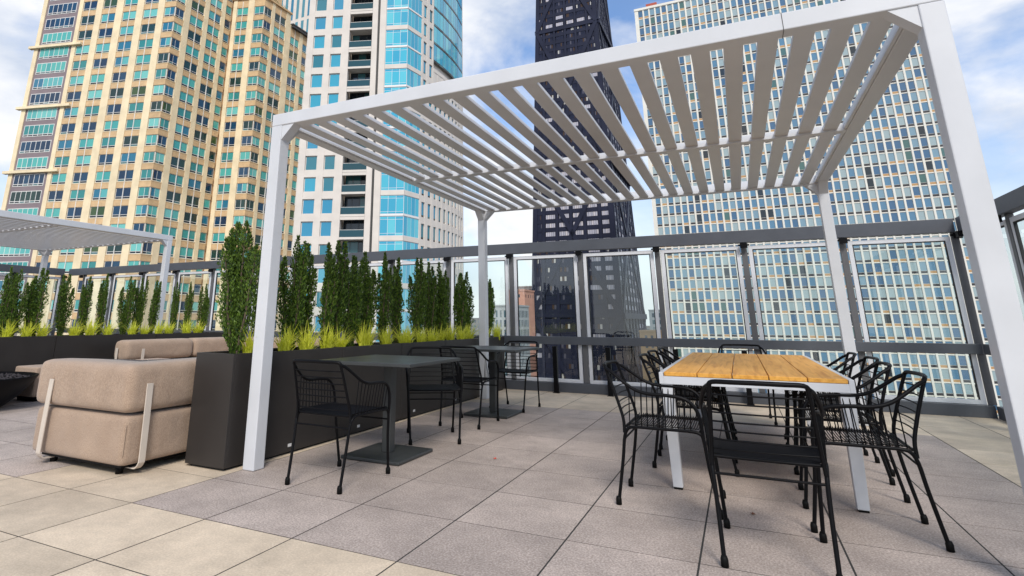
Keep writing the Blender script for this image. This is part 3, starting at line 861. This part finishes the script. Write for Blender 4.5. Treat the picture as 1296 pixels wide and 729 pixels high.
def flush_windows():
    global deps
    bpy.context.view_layer.update()
    deps = bpy.context.evaluated_depsgraph_get()
    chosen = []
    for parent, items in pending:
        sc = []
        for it in items:
            me, M, c, area, nrm = it
            uv = project(c)
            v = 0
            if uv and -5 < uv[0] < 1301 and -5 < uv[1] < 734:
                d = (c - CAM); a = area * abs(d.normalized().dot(nrm)) / d.length_squared
                v = a
            sc.append(v)
        order = sorted(range(len(items)), key=lambda i: -sc[i])
        pick = []
        for i in order:
            if len(pick) >= 100 or sc[i] <= 0: break
            if visible(items[i][2]): pick.append(i)
        chosen.append((parent, items, pick))
    for parent, items, pick in chosen:
        ps = set(pick)
        Pi = parent.matrix_world.inverted()
        rest = MB(); mats = []; 
        for i, (me, M, c, area, nrm) in enumerate(items):
            if i in ps:
                o = bpy.data.objects.new('window', me); link(o, parent)
                o.matrix_local = Pi @ M
            else:
                mo = []
                for q in me.materials:
                    if q not in mats: mats.append(q)
                    mo.append(mats.index(q))
                rest.append(me, Pi @ M, mo)
        if rest.v:
            tag(rest.build('other_windows', mats, parent), kind='stuff')

def put(items, F, me, x, y, z, w, h):
    M = F.M @ Matrix.Translation((x, y, z))
    c = F.pt(x + w / 2, y - .30, z + h / 2)
    items.append((me, M, c, w * h, F.n))

def ribbon(m, P, solids, yf, yb, mats=None, a=0, b=1):
    """one connected strip: solid bands at depth yf, recesses at yb.  P(x, depth, z) -> point; solids = [(z0, z1)]"""
    prof = []; mi = []
    for k, (z0, z1) in enumerate(solids):
        if k: prof.append((yb, z0)); mi.append(mats[k] if mats else 0)
        prof.append((yf, z0)); mi.append(mats[k] if mats else 0)
        prof.append((yf, z1)); mi.append(0)
        if k < len(solids) - 1: prof.append((yb, z1)); mi.append(0)
    vs = [P(x, y, z) for y, z in prof for x in (a, b)]
    for i in range(len(prof) - 1):
        pass
    base = len(m.v); m.v.extend([tuple(q) for q in vs])
    for i in range(len(prof) - 1):
        q = base + 2 * i
        m.f.append([q, q + 1, q + 3, q + 2]); m.m.append((mats[0] if mats and min(mats) == 1 else mi[i]) if (mats and min(mats) == 1) or prof[i][0] == prof[i + 1][0] == yf else 0); m.sm.append(False)

def V2(P, az, s):
    a = math.radians(az); return (P[0] + math.sin(a) * s, P[1] + math.cos(a) * s)

# ---- tan tower (left)
M_cream = mat('cream precast pier', (.79, .65, .43), .8, var=.10, scale=.6, blotch=.06)
M_tan = mat('tan brick spandrel', (.60, .41, .225), .85, var=.12, scale=1.2, blotch=.08)
M_mauve = mat('mauve grey panel', (.23, .18, .19), .7, var=.08, scale=.5)
M_wframe = mat('white window frame', (.72, .70, .66), .5)
M_lframe = mat('grey green window frame', (.40, .40, .36), .5)
G_tan = glass_mat('teal glazing', [(.24, (.005, .03, .07)), (.18, (.006, .04, .04)), (.18, (.03, .24, .24)), (.25, (.07, .36, .33)), (.15, (.14, .44, .38))], .07, .7)
TINTS = [[(.5, (.004, .03, .075)), (.5, (.006, .05, .11))], [(.5, (.005, .03, .03)), (.5, (.012, .045, .04))], [(.6, (.03, .22, .22)), (.4, (.05, .30, .28))],
         [(.6, (.08, .40, .36)), (.4, (.05, .33, .32))], [(.7, (.16, .50, .46)), (.3, (.09, .40, .38))], [(.5, (.02, .16, .26)), (.5, (.10, .40, .40))], [(.5, (.03, .07, .02)), (.5, (.05, .09, .03))]]
G_tans = [glass_mat('teal glazing %d' % k, c, .07, .7) for k, c in enumerate(TINTS)]
TW = [.18, .17, .16, .20, .13, .12, .04]
wr = random.Random(77)
def pick_tint(prev=None):
    x = wr.random()
    for k, w in enumerate(TW):
        x -= w
        if x < 0: return k
    return 3
G_dark = glass_mat('dark lower glazing', [(.8, (.012, .02, .03)), (.2, (.06, .15, .16))], .08, .6)

def tan_tower():
    t = thing('condo_tower', 'tall tan and cream condo tower with teal windows filling the upper left', 'building', (-95, 70, GZ))
    t_i = Matrix.Translation((95, -70, -GZ))
    bpy.context.view_layer.update()
    P = (-83.27, 57.39); A = 74.2; B = .7
    Q = V2(P, B, 12.55); R = V2(Q, A, 6.95)
    PL = V2(P, A + 180, 28.9)
    H1, H2, H3 = 84.0, 63.7, 61.4
    Fa = Facade(PL, A, t); Fb = Facade(P, B, t); Fc = Facade(Q, A, t); Fd = Facade(R, B, t)
    def part(name, mb, mt, bevel=0):
        mb.v = [tuple(t_i @ Vector(q)) for q in mb.v]
        return mb.build(name, mt, t, bevel)
    set_ = .35
    def inset(Pn, az, s): return V2(Pn, az + 90, s)      # behind a facade = left-hand... outward is az+90
    # core body, set back behind the skin
    def back(F, x, y): q = F.pt(x, y, 0); return (q.x, q.y)
    m = MB()
    m.prism([back(Fa, .3, .35), back(Fb, -.0, .0) if 0 else back(Fa, 28.55, .35), back(Fb, 12.5, .35), back(Fb, 26, .35), back(Fa, .3, 26)], GZ, H1)
    part('wall', m, M_tan)
    m = MB(); m.prism([back(Fc, -4, .4), back(Fc, 6.55, .4), back(Fd, 7.4, .4), back(Fc, -4, 7.4)], GZ, H2); part('wall', m, M_tan)
    m = MB(); m.prism([back(Fd, 7.5, .4), back(Fd, 40, .4), back(Fd, 40, 20), back(Fd, 7.5, 14)], GZ, H3); part('wall', m, M_tan)
    fl = 3.052; zb0 = 50.83
    def floors(ztop):
        k = -18
        while True:
            z = zb0 + k * fl
            if z + 1.95 > ztop - .5: return
            yield k, z
            k += 1
    items = []
    def skin(F, wins, piers, ztop, L, cornerwin=None):
        for (a, b) in piers:
            m = MB(); F.box(m, a, b, .0, .42, GZ, ztop); part('pier', m, M_cream)
        # spandrels
        for (a, b, cols, key) in wins:
            m = MB()
            zz = [z for k, z in floors(ztop)]
            sol = [(GZ, zz[0] - .01)] + [(z + 1.93, z + fl - .01) for z in zz[:-1]] + [(zz[-1] + 1.93, ztop)]
            ribbon(m, F.pt, sol, .08, .34, None, a - .02, b + .02)
            sills = [(z - .10, z - .012) for z in zz]
            ribbon(m, F.pt, sills, .03, .36, [1] * len(sills), a - .02, b + .02)
            part('spandrel', m, [M_tan, M_cream])
            if cols == 2 and b - a > 2.4:
                m = MB(); F.box(m, (a + b) / 2 - .06, (a + b) / 2 + .06, .04, .36, GZ + 60, ztop - .4); part('mullion_strip', m, M_wframe)
            for k, z in floors(ztop):
                w = b - a
                ti = pick_tint()
                me = win_mesh(key + str(ti), w, 1.93, cols, [.27, 1], [M_wframe, G_tans[ti], G_dark], .075, lower=True)
                put(items, F, me, a, .20, z, w, 1.93)
    L = 28.9
    # facade A, s measured from the right corner in the photo
    A_w = [(L - 19.8, L - 16.82), (L - 15.45, L - 12.52), (L - 10.96, L - 8.11), (L - 6.62, L - 3.68)]
    wins = [(a, b, 2, 'a') for a, b in A_w] + [(L - 2.28, L - .08, 2, 'c')]
    piers = [(L - 20.7, L - 19.83), (L - 16.79, L - 15.48), (L - 12.49, L - 10.99), (L - 8.08, L - 6.65), (L - 3.65, L - 2.31)]
    skin(Fa, wins, piers, H1, L)
    # mauve section with six lights
    m = MB(); Fa.box(m, .9, L - 20.72, .15, .5, GZ, H1); part('mauve_panel', m, M_mauve)
    m = MB(); Fa.box(m, 0, .88, 0, .5, GZ, H1); part('pier', m, M_cream)
    for k, z in floors(H1):
        ti = pick_tint()
        me = win_mesh('m' + str(ti), 6.3, 2.2, 6, [.22, 1], [M_wframe, G_tans[ti], G_dark], .11, lower=True)
        put(items, Fa, me, 1.3, .10, z - .1, 6.3, 2.2)
    for k in range(-4, 3):
        m = MB(); Fa.box(m, -.9, 10.4, -.45, .3, 50.04 + k * 12.1 - .25, 50.04 + k * 12.1 + .25); part('ledge', m, M_cream, .03)
    # facade B
    skin(Fb, [(.08, 1.95, 2, 'c'), (3.2, 6.1, 2, 'a'), (7.15, 9.95, 2, 'a'), (10.9, 12.35, 1, 'n')], [(1.98, 3.17), (6.13, 7.12), (9.98, 10.87)], H1, 12.55)
    # facade C, D
    skin(Fc, [(.9, 3.35, 2, 'a2'), (4.72, 6.87, 2, 'c')], [(.05, .87), (3.38, 4.69)], H2, 6.9)
    skin(Fd, [(.08, 2.12, 2, 'c'), (3.0, 6.15, 2, 'a')], [(2.15, 2.97), (6.18, 7.5)], H2, 7.4)
    skin(Fd, [(7.8, 10.5, 2, 'a'), (11.6, 14.4, 2, 'a'), (15.6, 18.4, 2, 'a')], [(7.52, 7.77), (10.53, 11.57), (14.43, 15.57), (18.43, 19.6)], H3, 20)
    m = MB(); Fd.box(m, -.2, 7.7, -.25, .6, H2, H2 + .35); Fc.box(m, -.3, 7.1, -.25, .6, H2, H2 + .35); part('cornice', m, M_tan)
    m = MB(); Fd.box(m, 7.8, 40, -.6, .8, H3 - .6, H3 - .25); Fd.box(m, 7.8, 40, -.5, .6, H3, H3 + .3); part('cornice', m, M_roofdark)
    pending.append((t, items))
    # roof garden foliage
    rnd = random.Random(9); g = MB()
    for k in range(900):
        q = Fd.pt(rnd.uniform(0, 7), rnd.uniform(.4, 2.0), H2 + .35 + rnd.random() ** 1.5 * 1.3); s = .16
        vs = [q + Vector((rnd.uniform(-s, s), rnd.uniform(-s, s), rnd.uniform(-s, s))) for _ in range(3)]
        g.add(vs, [(0, 1, 2)])
    tag(g.build('roof_garden', M_leaf), 'dark shrubs along the roof edge of the tan tower', 'shrubs', kind='stuff')
tan_tower()

# ---- pale stone tower with blue glass
M_stone = mat('pale pink stone', (.66, .60, .54), .8, var=.06, scale=.7)
M_stone2 = mat('white spandrel band', (.74, .72, .70), .6)
G_blue = glass_mat('blue green glazing', [(.35, (.02, .24, .40)), (.35, (.03, .32, .46)), (.3, (.015, .17, .23))], .05, .9)
G_cyan = glass_mat('cyan curtain glazing', [(.35, (.04, .42, .56)), (.35, (.02, .33, .50)), (.3, (.09, .50, .60))], .05, .9)
G_room = glass_mat('dark balcony glazing', [(.6, (.01, .02, .03)), (.4, (.03, .12, .13))], .08, .7)
def stone_tower():
    t = thing('apartment_tower', 'pale stone apartment tower with blue glass corner and stacked balconies', 'building', (-45, 70, GZ))
    t_i = Matrix.Translation((45, -70, -GZ)); bpy.context.view_layer.update()
    L0 = (-49.59, 54.82); C0 = (-35.78, 59.90); A = 69.83; H = 75.0
    Fa = Facade(L0, A, t)
    def part(name, mb, mt, bevel=0):
        mb.v = [tuple(t_i @ Vector(q)) for q in mb.v]
        return mb.build(name, mt, t, bevel)
    fl = 3.01; zs0 = 11.5 - 8 * fl
    nf = int((H - zs0) / fl)
    pts = [C0]; azs = [8, 4, 1.5, -1.5, -5, -10, -24, -60]; lens = [3.35, 3.2, 3.0, 3.0, 3.0, 3.0, 3.5, 5]
    for a, l in zip(azs, lens): pts.append(V2(pts[-1], a, l))
    segs = [Facade(pts[i], azs[i], t) for i in range(len(azs))]
    # core
    def bk(F, x, y): q = F.pt(x, y, 0); return (q.x, q.y)
    core = [bk(Fa, .3, .5), bk(Fa, 6.0, .5), bk(Fa, 6.0, 2.2), bk(Fa, 9.6, 2.2), bk(Fa, 9.6, .5), bk(Fa, 14.2, .5)] + [bk(s, .3, .5) for s in segs[1:]] + [bk(Fa, 14, 26), bk(Fa, .3, 22)]
    m = MB(); m.prism(core, GZ, H); part('wall', m, M_stone)
    items = []
    wins = [(.94, 2.58), (3.57, 5.09)]
    for (a, b) in ((0, .92), (2.60, 3.55), (5.11, 6.2), (9.5, 10.28), (10.62, 11.5)):
        m = MB(); Fa.box(m, a, b, 0, .6, GZ, H); part('pier', m, M_stone)
    m = MB(); Fa.box(m, 10.285, 10.615, .35, .6, GZ, H); part('slot', m, M_roofdark)
    for (a, b) in wins:
        m = MB()
        zz = [zs0 + k * fl for k in range(nf)]
        ribbon(m, Fa.pt, [(GZ, zz[0])] + [(z + 2.02, z + fl) for z in zz[:-1]] + [(zz[-1] + 2.02, H)], .03, .35, None, a - .02, b + .02)
        for k in range(nf):
            z = zs0 + k * fl
            me = win_mesh('st', b - a, 2.01, 1, [1], [M_stone, G_blue], .09); put(items, Fa, me, a, .22, z, b - a, 2.01)
        part('spandrel', m, M_stone)
    # balconies
    for k in range(nf):
        z = zs0 + k * fl
        m = MB(); Fa.box(m, 6.22, 9.48, -.02, 2.3, z - .42, z - .12)
        if k % 2: Fa.box(m, 6.22, 9.48, .02, .4, z - .85, z - .42)
        bl = part('balcony', m, M_stone)
        m = MB(); Fa.box(m, 6.25, 9.45, .04, .07, z - .1, z + .80); m.v = [tuple(t_i @ Vector(q)) for q in m.v]; m.build('glass_railing', M_rail_glass, bl)
        m = MB(); Fa.box(m, 6.25, 9.45, .03, .08, z + .805, z + .85); m.v = [tuple(t_i @ Vector(q)) for q in m.v]; m.build('handrail', M_wframe, bl)
        me = win_mesh('bd', 3.26, 2.66, 3, [1], [M_roofdark, G_room], .08)
        put(items, Fa, me, 6.21, 1.6, z - .11, 3.26, 2.66)
    # glass corner bay: floors in pairs
    for F, x0, x1, cols in ((Fa, 11.52, 14.68, 3), (segs[0], .03, 3.3, 4)):
        m = MB(); sol = []; ms = []
        for k in range(nf):
            z = zs0 + k * fl
            if k % 2 == 0:
                sol.append((z - .65 if k else GZ, z - .02)); ms.append(0); zt = z + 2.55
            else:
                sol.append((z - .42, z - .17)); ms.append(1); zt = z + fl - .68; z = z - .15
            h = zt - z
            me = win_mesh('gl%d' % cols, x1 - x0, h, cols, [.18, 1, .22] if cols == 3 else [1], [M_frame, G_cyan], .05)
            put(items, F, me, x0, .10, z, x1 - x0, h)
        ribbon(m, F.pt, sol, .03, .30, ms, x0, x1)
        part('spandrel', m, [M_stone, M_stone2])
    # curved side
    x = 0
    for i, F in enumerate(segs[1:6]):
        Ls = lens[i + 1]
        nwin = 2
        top_glass = i >= 1
        zg = 37.5 if top_glass else H
        for j in range(nwin):
            a = Ls * (j + .28) / nwin; b = Ls * (j + .82) / nwin
            m = MB()
            zz = [zs0 + k * fl for k in range(nf) if zs0 + k * fl <= zg - 2]
            ribbon(m, F.pt, [(GZ, zz[0])] + [(z + 2.1, z + fl) for z in zz[:-1]] + [(zz[-1] + 2.1, zg - .61)], .03, .35, None, a - .01, b + .01)
            for k in range(nf):
                z = zs0 + k * fl
                if z > zg - 2: break
                me = win_mesh('sd', b - a, 2.09, 1, [.16, 1], [M_roofdark, G_blue, G_dark], .05, lower=True)
                put(items, F, me, a, .2, z, b - a, 2.09)
            part('spandrel', m, M_stone)
        for (a, b) in ((0, Ls * .14), (Ls * .41, Ls * .64), (Ls * .91, Ls)):
            m = MB(); F.box(m, a, b, 0, .55, GZ, zg if top_glass else H); part('pier', m, M_stone)
        if top_glass:
            m = MB(); F.box(m, 0, Ls, -.03, .5, zg - .6, zg); part('band', m, M_stone)
            for k in range(nf):
                z = zs0 + k * fl
                if z < zg - 1: continue
                me = win_mesh('cw', Ls, 2.9, 3, [.12, 1], [M_fence_post, G_cyan, G_dark] if k % 3 else [M_fence_post, G_cyan, G_cyan], .05, lower=True)
                put(items, F, me, 0, .02, z, Ls, 2.9)
    F = segs[6]
    for F in segs[6:]:
        m = MB(); F.box(m, 0, 5, 0, .5, GZ, H); part('wall', m, M_stone)
    pending.append((t, items))
stone_tower()

# ---- white grid slab (right)
M_grid = mat('cream white concrete grid', (.73, .705, .635), .75, var=.06, scale=.4)
G_grid = glass_mat('slab glazing', [(.20, (.05, .13, .24)), (.26, (.09, .21, .33)), (.26, (.18, .30, .38)), (.21, (.31, .40, .42)), (.04, (.01, .02, .03)), (.03, (.06, .14, .13))], .07, .8)
M_ac_dark = mat('dark louvre panel', (.03, .03, .035), .6)
M_ac_tan = mat('tan infill panel', (.46, .27, .12), .7)
def grid_slab():
    X0, X1, Y = -16.75, 55.0, 164.0
    t = thing('apartment_slab', 'wide white grid apartment slab with blue windows behind the right of the pergola', 'building', ((X0 + X1) / 2, Y + 12, GZ))
    bpy.context.view_layer.update()
    t_i = t.matrix_world.inverted()
    F = Facade((X0, Y), 90, t)
    def part(name, mb, mt, bevel=0):
        mb.v = [tuple(t_i @ Vector(q)) for q in mb.v]
        return mb.build(name, mt, t, bevel)
    H = 94.2; fl = 2.92; zb = 2.9
    m = MB(); m.box(X0 + .05, X1, Y + .4, Y + 24, GZ, H - .3); part('wall', m, M_grid)
    m = MB(); m.box(X0 - .1, X1 + .1, Y - .15, Y + 24.1, H - .75, H); part('parapet', m, M_grid)
    items = []; pw = 1.69; n = 42
    rnd = random.Random(4)
    for i in range(n + 1):
        a = .62 + i * pw
        m = MB(); w = .38 if i % 4 else .42
        F.box(m, a - (0 if i else .62), a + w, 0, .42, GZ, H - .76); part('pier', m, M_grid)
    m = MB()
    ks = list(range(-4, 30)); 
    ribbon(m, F.pt, [(GZ, zb - 14 * fl + .10)] + [(zb + k * fl - .10, zb + k * fl + .10) for k in range(-13, 31)] + [(zb + 31 * fl - .1, H - .76)], .09, .38, None, .1, X1 - X0 - .1)
    part('floor_edge', m, M_grid)
    for k in range(-14, 31):
        z = zb + k * fl + .11
        for i in range(n):
            x = .62 + i * pw + .39; w = pw - .40
            tan = (rnd.random() < .16) or (i % 3 == 1 and rnd.random() < .4)
            me = win_mesh('g' + str(tan), w, fl - .22, 1, [.30, 1], [M_grid, G_grid, M_ac_tan if tan else M_ac_dark], .05, lower=True)
            put(items, F, me, x, .20, z, w, fl - .22)
    # penthouse on the roof
    m = MB(); m.box(X0 + 14, X1 - 6, Y + 6, Y + 18, H, H + 4.5); part('roof_house', m, M_grid)
    m = MB(); m.box(X0 + 3.2, X0 + 6.4, Y + 3, Y + 6, H, H + 2.6); part('roof_tank', m, mat('rust red tank', (.36, .07, .04), .7))
    m = MB()
    for k in range(-3, 0): pass
    pending.append((t, items))
grid_slab()

# ---- dark tapered tower with cross bracing
M_steel_dark = mat('black anodised steel', (.019, .022, .042), .5, spec=.12, var=.15, scale=.1)
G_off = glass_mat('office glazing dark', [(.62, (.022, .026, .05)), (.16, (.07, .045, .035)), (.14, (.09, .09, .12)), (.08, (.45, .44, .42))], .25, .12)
G_glare_blind = glass_mat('office glazing with painted glare and blinds', [(.5, (.42, .41, .47)), (.3, (.34, .34, .40)), (.2, (.50, .47, .50))], .3, .15)  # pale tint paints bright reflections into the panes, beside some drawn blinds
def braced_tower():
    cx, cy = -59.3, 272.2
    t = thing('office_tower', 'very tall dark tapering office tower with crossed steel bracing', 'building', (cx, cy, GZ))
    bpy.context.view_layer.update(); t_i = t.matrix_world.inverted()
    Z0, Z1 = GZ, 258.0
    def hw(z): return 19.05 - 4.0 * (z + 6) / 157
    def hd(z): return 31.8 - 12.3 * (z + 6) / 157
    def part(name, mb, mt, bevel=0):
        mb.v = [tuple(t_i @ Vector(q)) for q in mb.v]
        return mb.build(name, mt, t, bevel)
    # point on front face: u 0..1 left to right; on right side face u 0..1 near to far ; o = outward offset
    def PF(u, z, o=0): w = hw(z); return Vector((cx - w + 2 * w * u, cy - hd(z) - o, z))
    def PS(u, z, o=0): d = hd(z); return Vector((cx + hw(z) + o, cy - d + 2 * d * u, z))
    m = MB()
    b = [(cx + sx * (hw(Z0) - .5), cy + sy * (hd(Z0) - .5), Z0) for sy in (-1, 1) for sx in (-1, 1)]
    c = [(cx + sx * (hw(Z1) - .5), cy + sy * (hd(Z1) - .5), Z1) for sy in (-1, 1) for sx in (-1, 1)]
    m.hexa(b + c); part('wall', m, M_steel_dark)
    def bar(m, P, ua, za, ub, zb_, w, o0, o1):
        """flat bar on a face from (ua,za) to (ub,zb)"""
        dz = zb_ - za; span = 2 * (hw(za) if P is PF else hd(za)); du = (ub - ua) * span
        Ln = math.hypot(du, dz); nx, nz = -dz / Ln * w / 2, du / Ln * w / 2
        q = []
        for o in (o1, o0):
            for (u, z, sg) in ((ua, za, -1), (ua, za, 1), (ub, zb_, -1), (ub, zb_, 1)):
                q.append(P(u + sg * nx / span, z + sg * nz, o))
        m.hexa(q)
    colsF = [0.022, .137, .309, .486, .657, .84, .978]; colsS = [.012, .13, .26, .39, .52, .65, .78, .90, .99]
    for P, cols, w in ((PF, colsF, 1.5), (PS, colsS, 2.0)):
        for i, u in enumerate(cols):
            ww = 2.4 if i in (0, len(cols) - 1) else w
            m = MB(); bar(m, P, u, Z0, u, Z1, ww if P is PF else 1.3, -.6, .55); part('column', m, M_steel_dark)
    fl = 3.95
    m = MB()
    for P in (PF, PS):
        m = MB(); ribbon(m, lambda x, y, z, P=P: P(x, z, y), [(1.6 + k * fl - 1.9, 1.6 + k * fl) for k in range(-14, 65)], .25, -.35)
        part('spandrel', m, M_steel_dark)
    # braces: panels between main floors
    lev = [-60, 3, 70, 142, 205, 258]
    for a, b in zip(lev[:-1], lev[1:]):
        for P in (PF, PS):
            for (ua, ub) in ((0.01, .99), (.99, .01)):
                m = MB(); bar(m, P, ua, a, ub, b, 2.0 if P is PF else 2.6, .3, .85); part('brace', m, M_steel_dark)
        if a > -60:
            m = MB(); bar(m, PF, 0, a, 1, a, 1.6, .2, .7); bar(m, PS, 0, a, 1, a, 2.4, .2, 1.4); part('belt', m, M_steel_dark)
    items = []; rnd = random.Random(12)
    for P, cols, tag_ in ((PF, colsF, 0), (PS, colsS, 1)):
        for k in range(-14, 64):
            z = 1.6 + k * fl
            for i in range(len(cols) - 1):
                span = 2 * (hw(z) if P is PF else hd(z))
                ua, ub = cols[i] + .9 / span, cols[i + 1] - .9 / span
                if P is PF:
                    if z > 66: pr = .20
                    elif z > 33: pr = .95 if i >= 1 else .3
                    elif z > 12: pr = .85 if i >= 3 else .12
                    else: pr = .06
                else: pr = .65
                bright = rnd.random() < pr  # bright bands by height and column stand in for reflections on the glass
                g = MB(); np_ = 5; 
                for q in range(np_):
                    a = ua + (ub - ua) * (q + .06) / np_; b = ua + (ub - ua) * (q + .94) / np_
                    g.add([P(a, z + .05, .10), P(b, z + .05, .10), P(b, z + 1.95, .10), P(a, z + 1.95, .10)], [(0, 1, 2, 3)])
                c = P((ua + ub) / 2, z + 1, 2.4); nrm = Vector((0, -1, 0)) if P is PF else Vector((1, 0, 0))
                O = P((ua + ub) / 2, z + 1, .1)
                g.v = [tuple(Vector(v) - O) for v in g.v]
                items.append((g.mesh('window', [G_glare_blind if bright else G_off]), Matrix.Translation(O), c, (ub - ua) * span * 1.9, nrm))
    pending.append((t, items))
braced_tower()

# ---- simple city blocks in the gaps
def block(name, label, x0, x1, y, depth, z1, wall, glassm, pw, fl, ww, wh, z0=-12, cols2=1, group=None, strip=False):
    t = thing(name, label, 'building', ((x0 + x1) / 2, y + depth / 2, GZ), 0, group)
    bpy.context.view_layer.update(); t_i = t.matrix_world.inverted()
    m = MB(); m.box(x0, x1, y, y + depth, GZ, z1); m.v = [tuple(t_i @ Vector(q)) for q in m.v]; m.build('wall', wall, t)
    m = MB(); m.box(x0 - .2, x1 + .2, y - .2, y + depth + .2, z1, z1 + .6); m.v = [tuple(t_i @ Vector(q)) for q in m.v]; m.build('parapet', wall, t)
    F = Facade((x0, y), 90, t); items = []
    n = int((x1 - x0 - .4) / pw); k = 0
    off = ((x1 - x0) - n * pw) / 2
    while True:
        z = z1 - 1.2 - wh - k * fl
        if z < z0: break
        for i in range(n):
            me = win_mesh(name + str(pw), ww, wh, cols2, [1], [wall if not strip else M_wframe, glassm], .08 if not strip else .05)
            put(items, F, me, off + i * pw + (pw - ww) / 2, -.03, z, ww, wh)
        k += 1
    Fs = Facade((x1, y), 0, t)
    n2 = int(depth / pw); k = 0
    while x1 < 0 and k < 12:
        z = z1 - 1.2 - wh - k * fl
        if z < z0: break
        for i in range(n2):
            me = win_mesh(name + str(pw), ww, wh, cols2, [1], [wall if not strip else M_wframe, glassm], .08 if not strip else .05)
            put(items, Fs, me, i * pw + (pw - ww) / 2, -.03, z, ww, wh)
        k += 1
    pending.append((t, items))
    return t
M_gconc = mat('light grey concrete', (.42, .44, .45), .8, var=.08, scale=.2)
M_pink = mat('salmon brick', (.62, .33, .25), .85, var=.1, scale=.3)
M_tanb = mat('yellow tan brick', (.58, .40, .22), .85, var=.1, scale=.4)
M_redw = mat('red and white facade', (.62, .50, .46), .8, var=.15, scale=.3)
M_steelb = mat('grey glass block wall', (.26, .30, .33), .6)
G_city = glass_mat('city glazing', [(.5, (.04, .07, .10)), (.3, (.08, .14, .17)), (.2, (.18, .22, .24))], .1, .7)
block('office_block', 'light grey office block between the hedge and the dark tower', -77.5, -66.5, 187.5, 14, 5.6, M_gconc, G_city, 1.5, 3.2, .8, 2.5, z0=-34)
block('brick_block', 'salmon pink brick block showing above the light grey office block', -80, -72.5, 215, 12, 12.2, M_pink, G_city, 3.0, 3.4, .9, 1.4, z0=8)
block('striped_block', 'pale block with dark striped top just left of the dark tower', -108, -95.5, 300, 16, 18.5, M_redw, G_city, 2.5, 3.2, 1.7, 1.6, z0=-20)
block('tan_block', 'yellow tan mid rise block low behind the glass beside the dark tower', -34, -20.5, 240, 20, -3.2, M_tanb, G_city, 2.2, 3.3, 1.1, 1.6, z0=-40)
block('glassy_block', 'small grey glass block above the tan block beside the dark tower', -41.5, -29.5, 330, 14, 6.3, M_steelb, G_city, 3.2, 3.6, 2.8, 2.3, z0=-6)
G_strip = glass_mat('blue strip glazing', [(.5, (.05, .20, .30)), (.5, (.10, .26, .30))], .06, .8)
block('hotel_tower', 'pale tower with tall narrow glass strips peeking between the tan and stone towers', -160, -118, 150, 30, 175, M_stone, G_strip, 2.9, 12.0, 1.5, 10.8, z0=60)
M_roofs = mat('flat grey roofs', (.24, .235, .23), .85, var=.2, scale=.05)
for k, (x0, x1, y, z1, lab) in enumerate(((-150, -112, 360, -9, 'low grey block on the skyline left of the striped block'), (-128, -92, 250, -14, 'low grey block in front of the striped block'), (-30, -2, 330, -7, 'low grey block on the skyline behind the tan block'), (-70, -20, 420, -3, 'far low block on the skyline behind the dark tower'), (-240, -160, 420, 2, 'far low block on the skyline behind the pale stone tower'))):
    block('low_block', lab, x0, x1, y, 20, z1, M_roofs, G_city, 4.0, 3.6, 2.4, 1.8, z0=-22, group='low city blocks on the skyline')

flush_windows()

# ------------------------------------------------------------------ render settings
scene.view_settings.view_transform = 'Standard'
scene.view_settings.look = 'None'
scene.view_settings.exposure = 0.45
scene.view_settings.gamma = 1.0
scene.render.resolution_x = 1024; scene.render.resolution_y = 576
scene.render.engine = 'CYCLES'
try:
    scene.cycles.transparent_max_bounces = 16
except Exception:
    pass
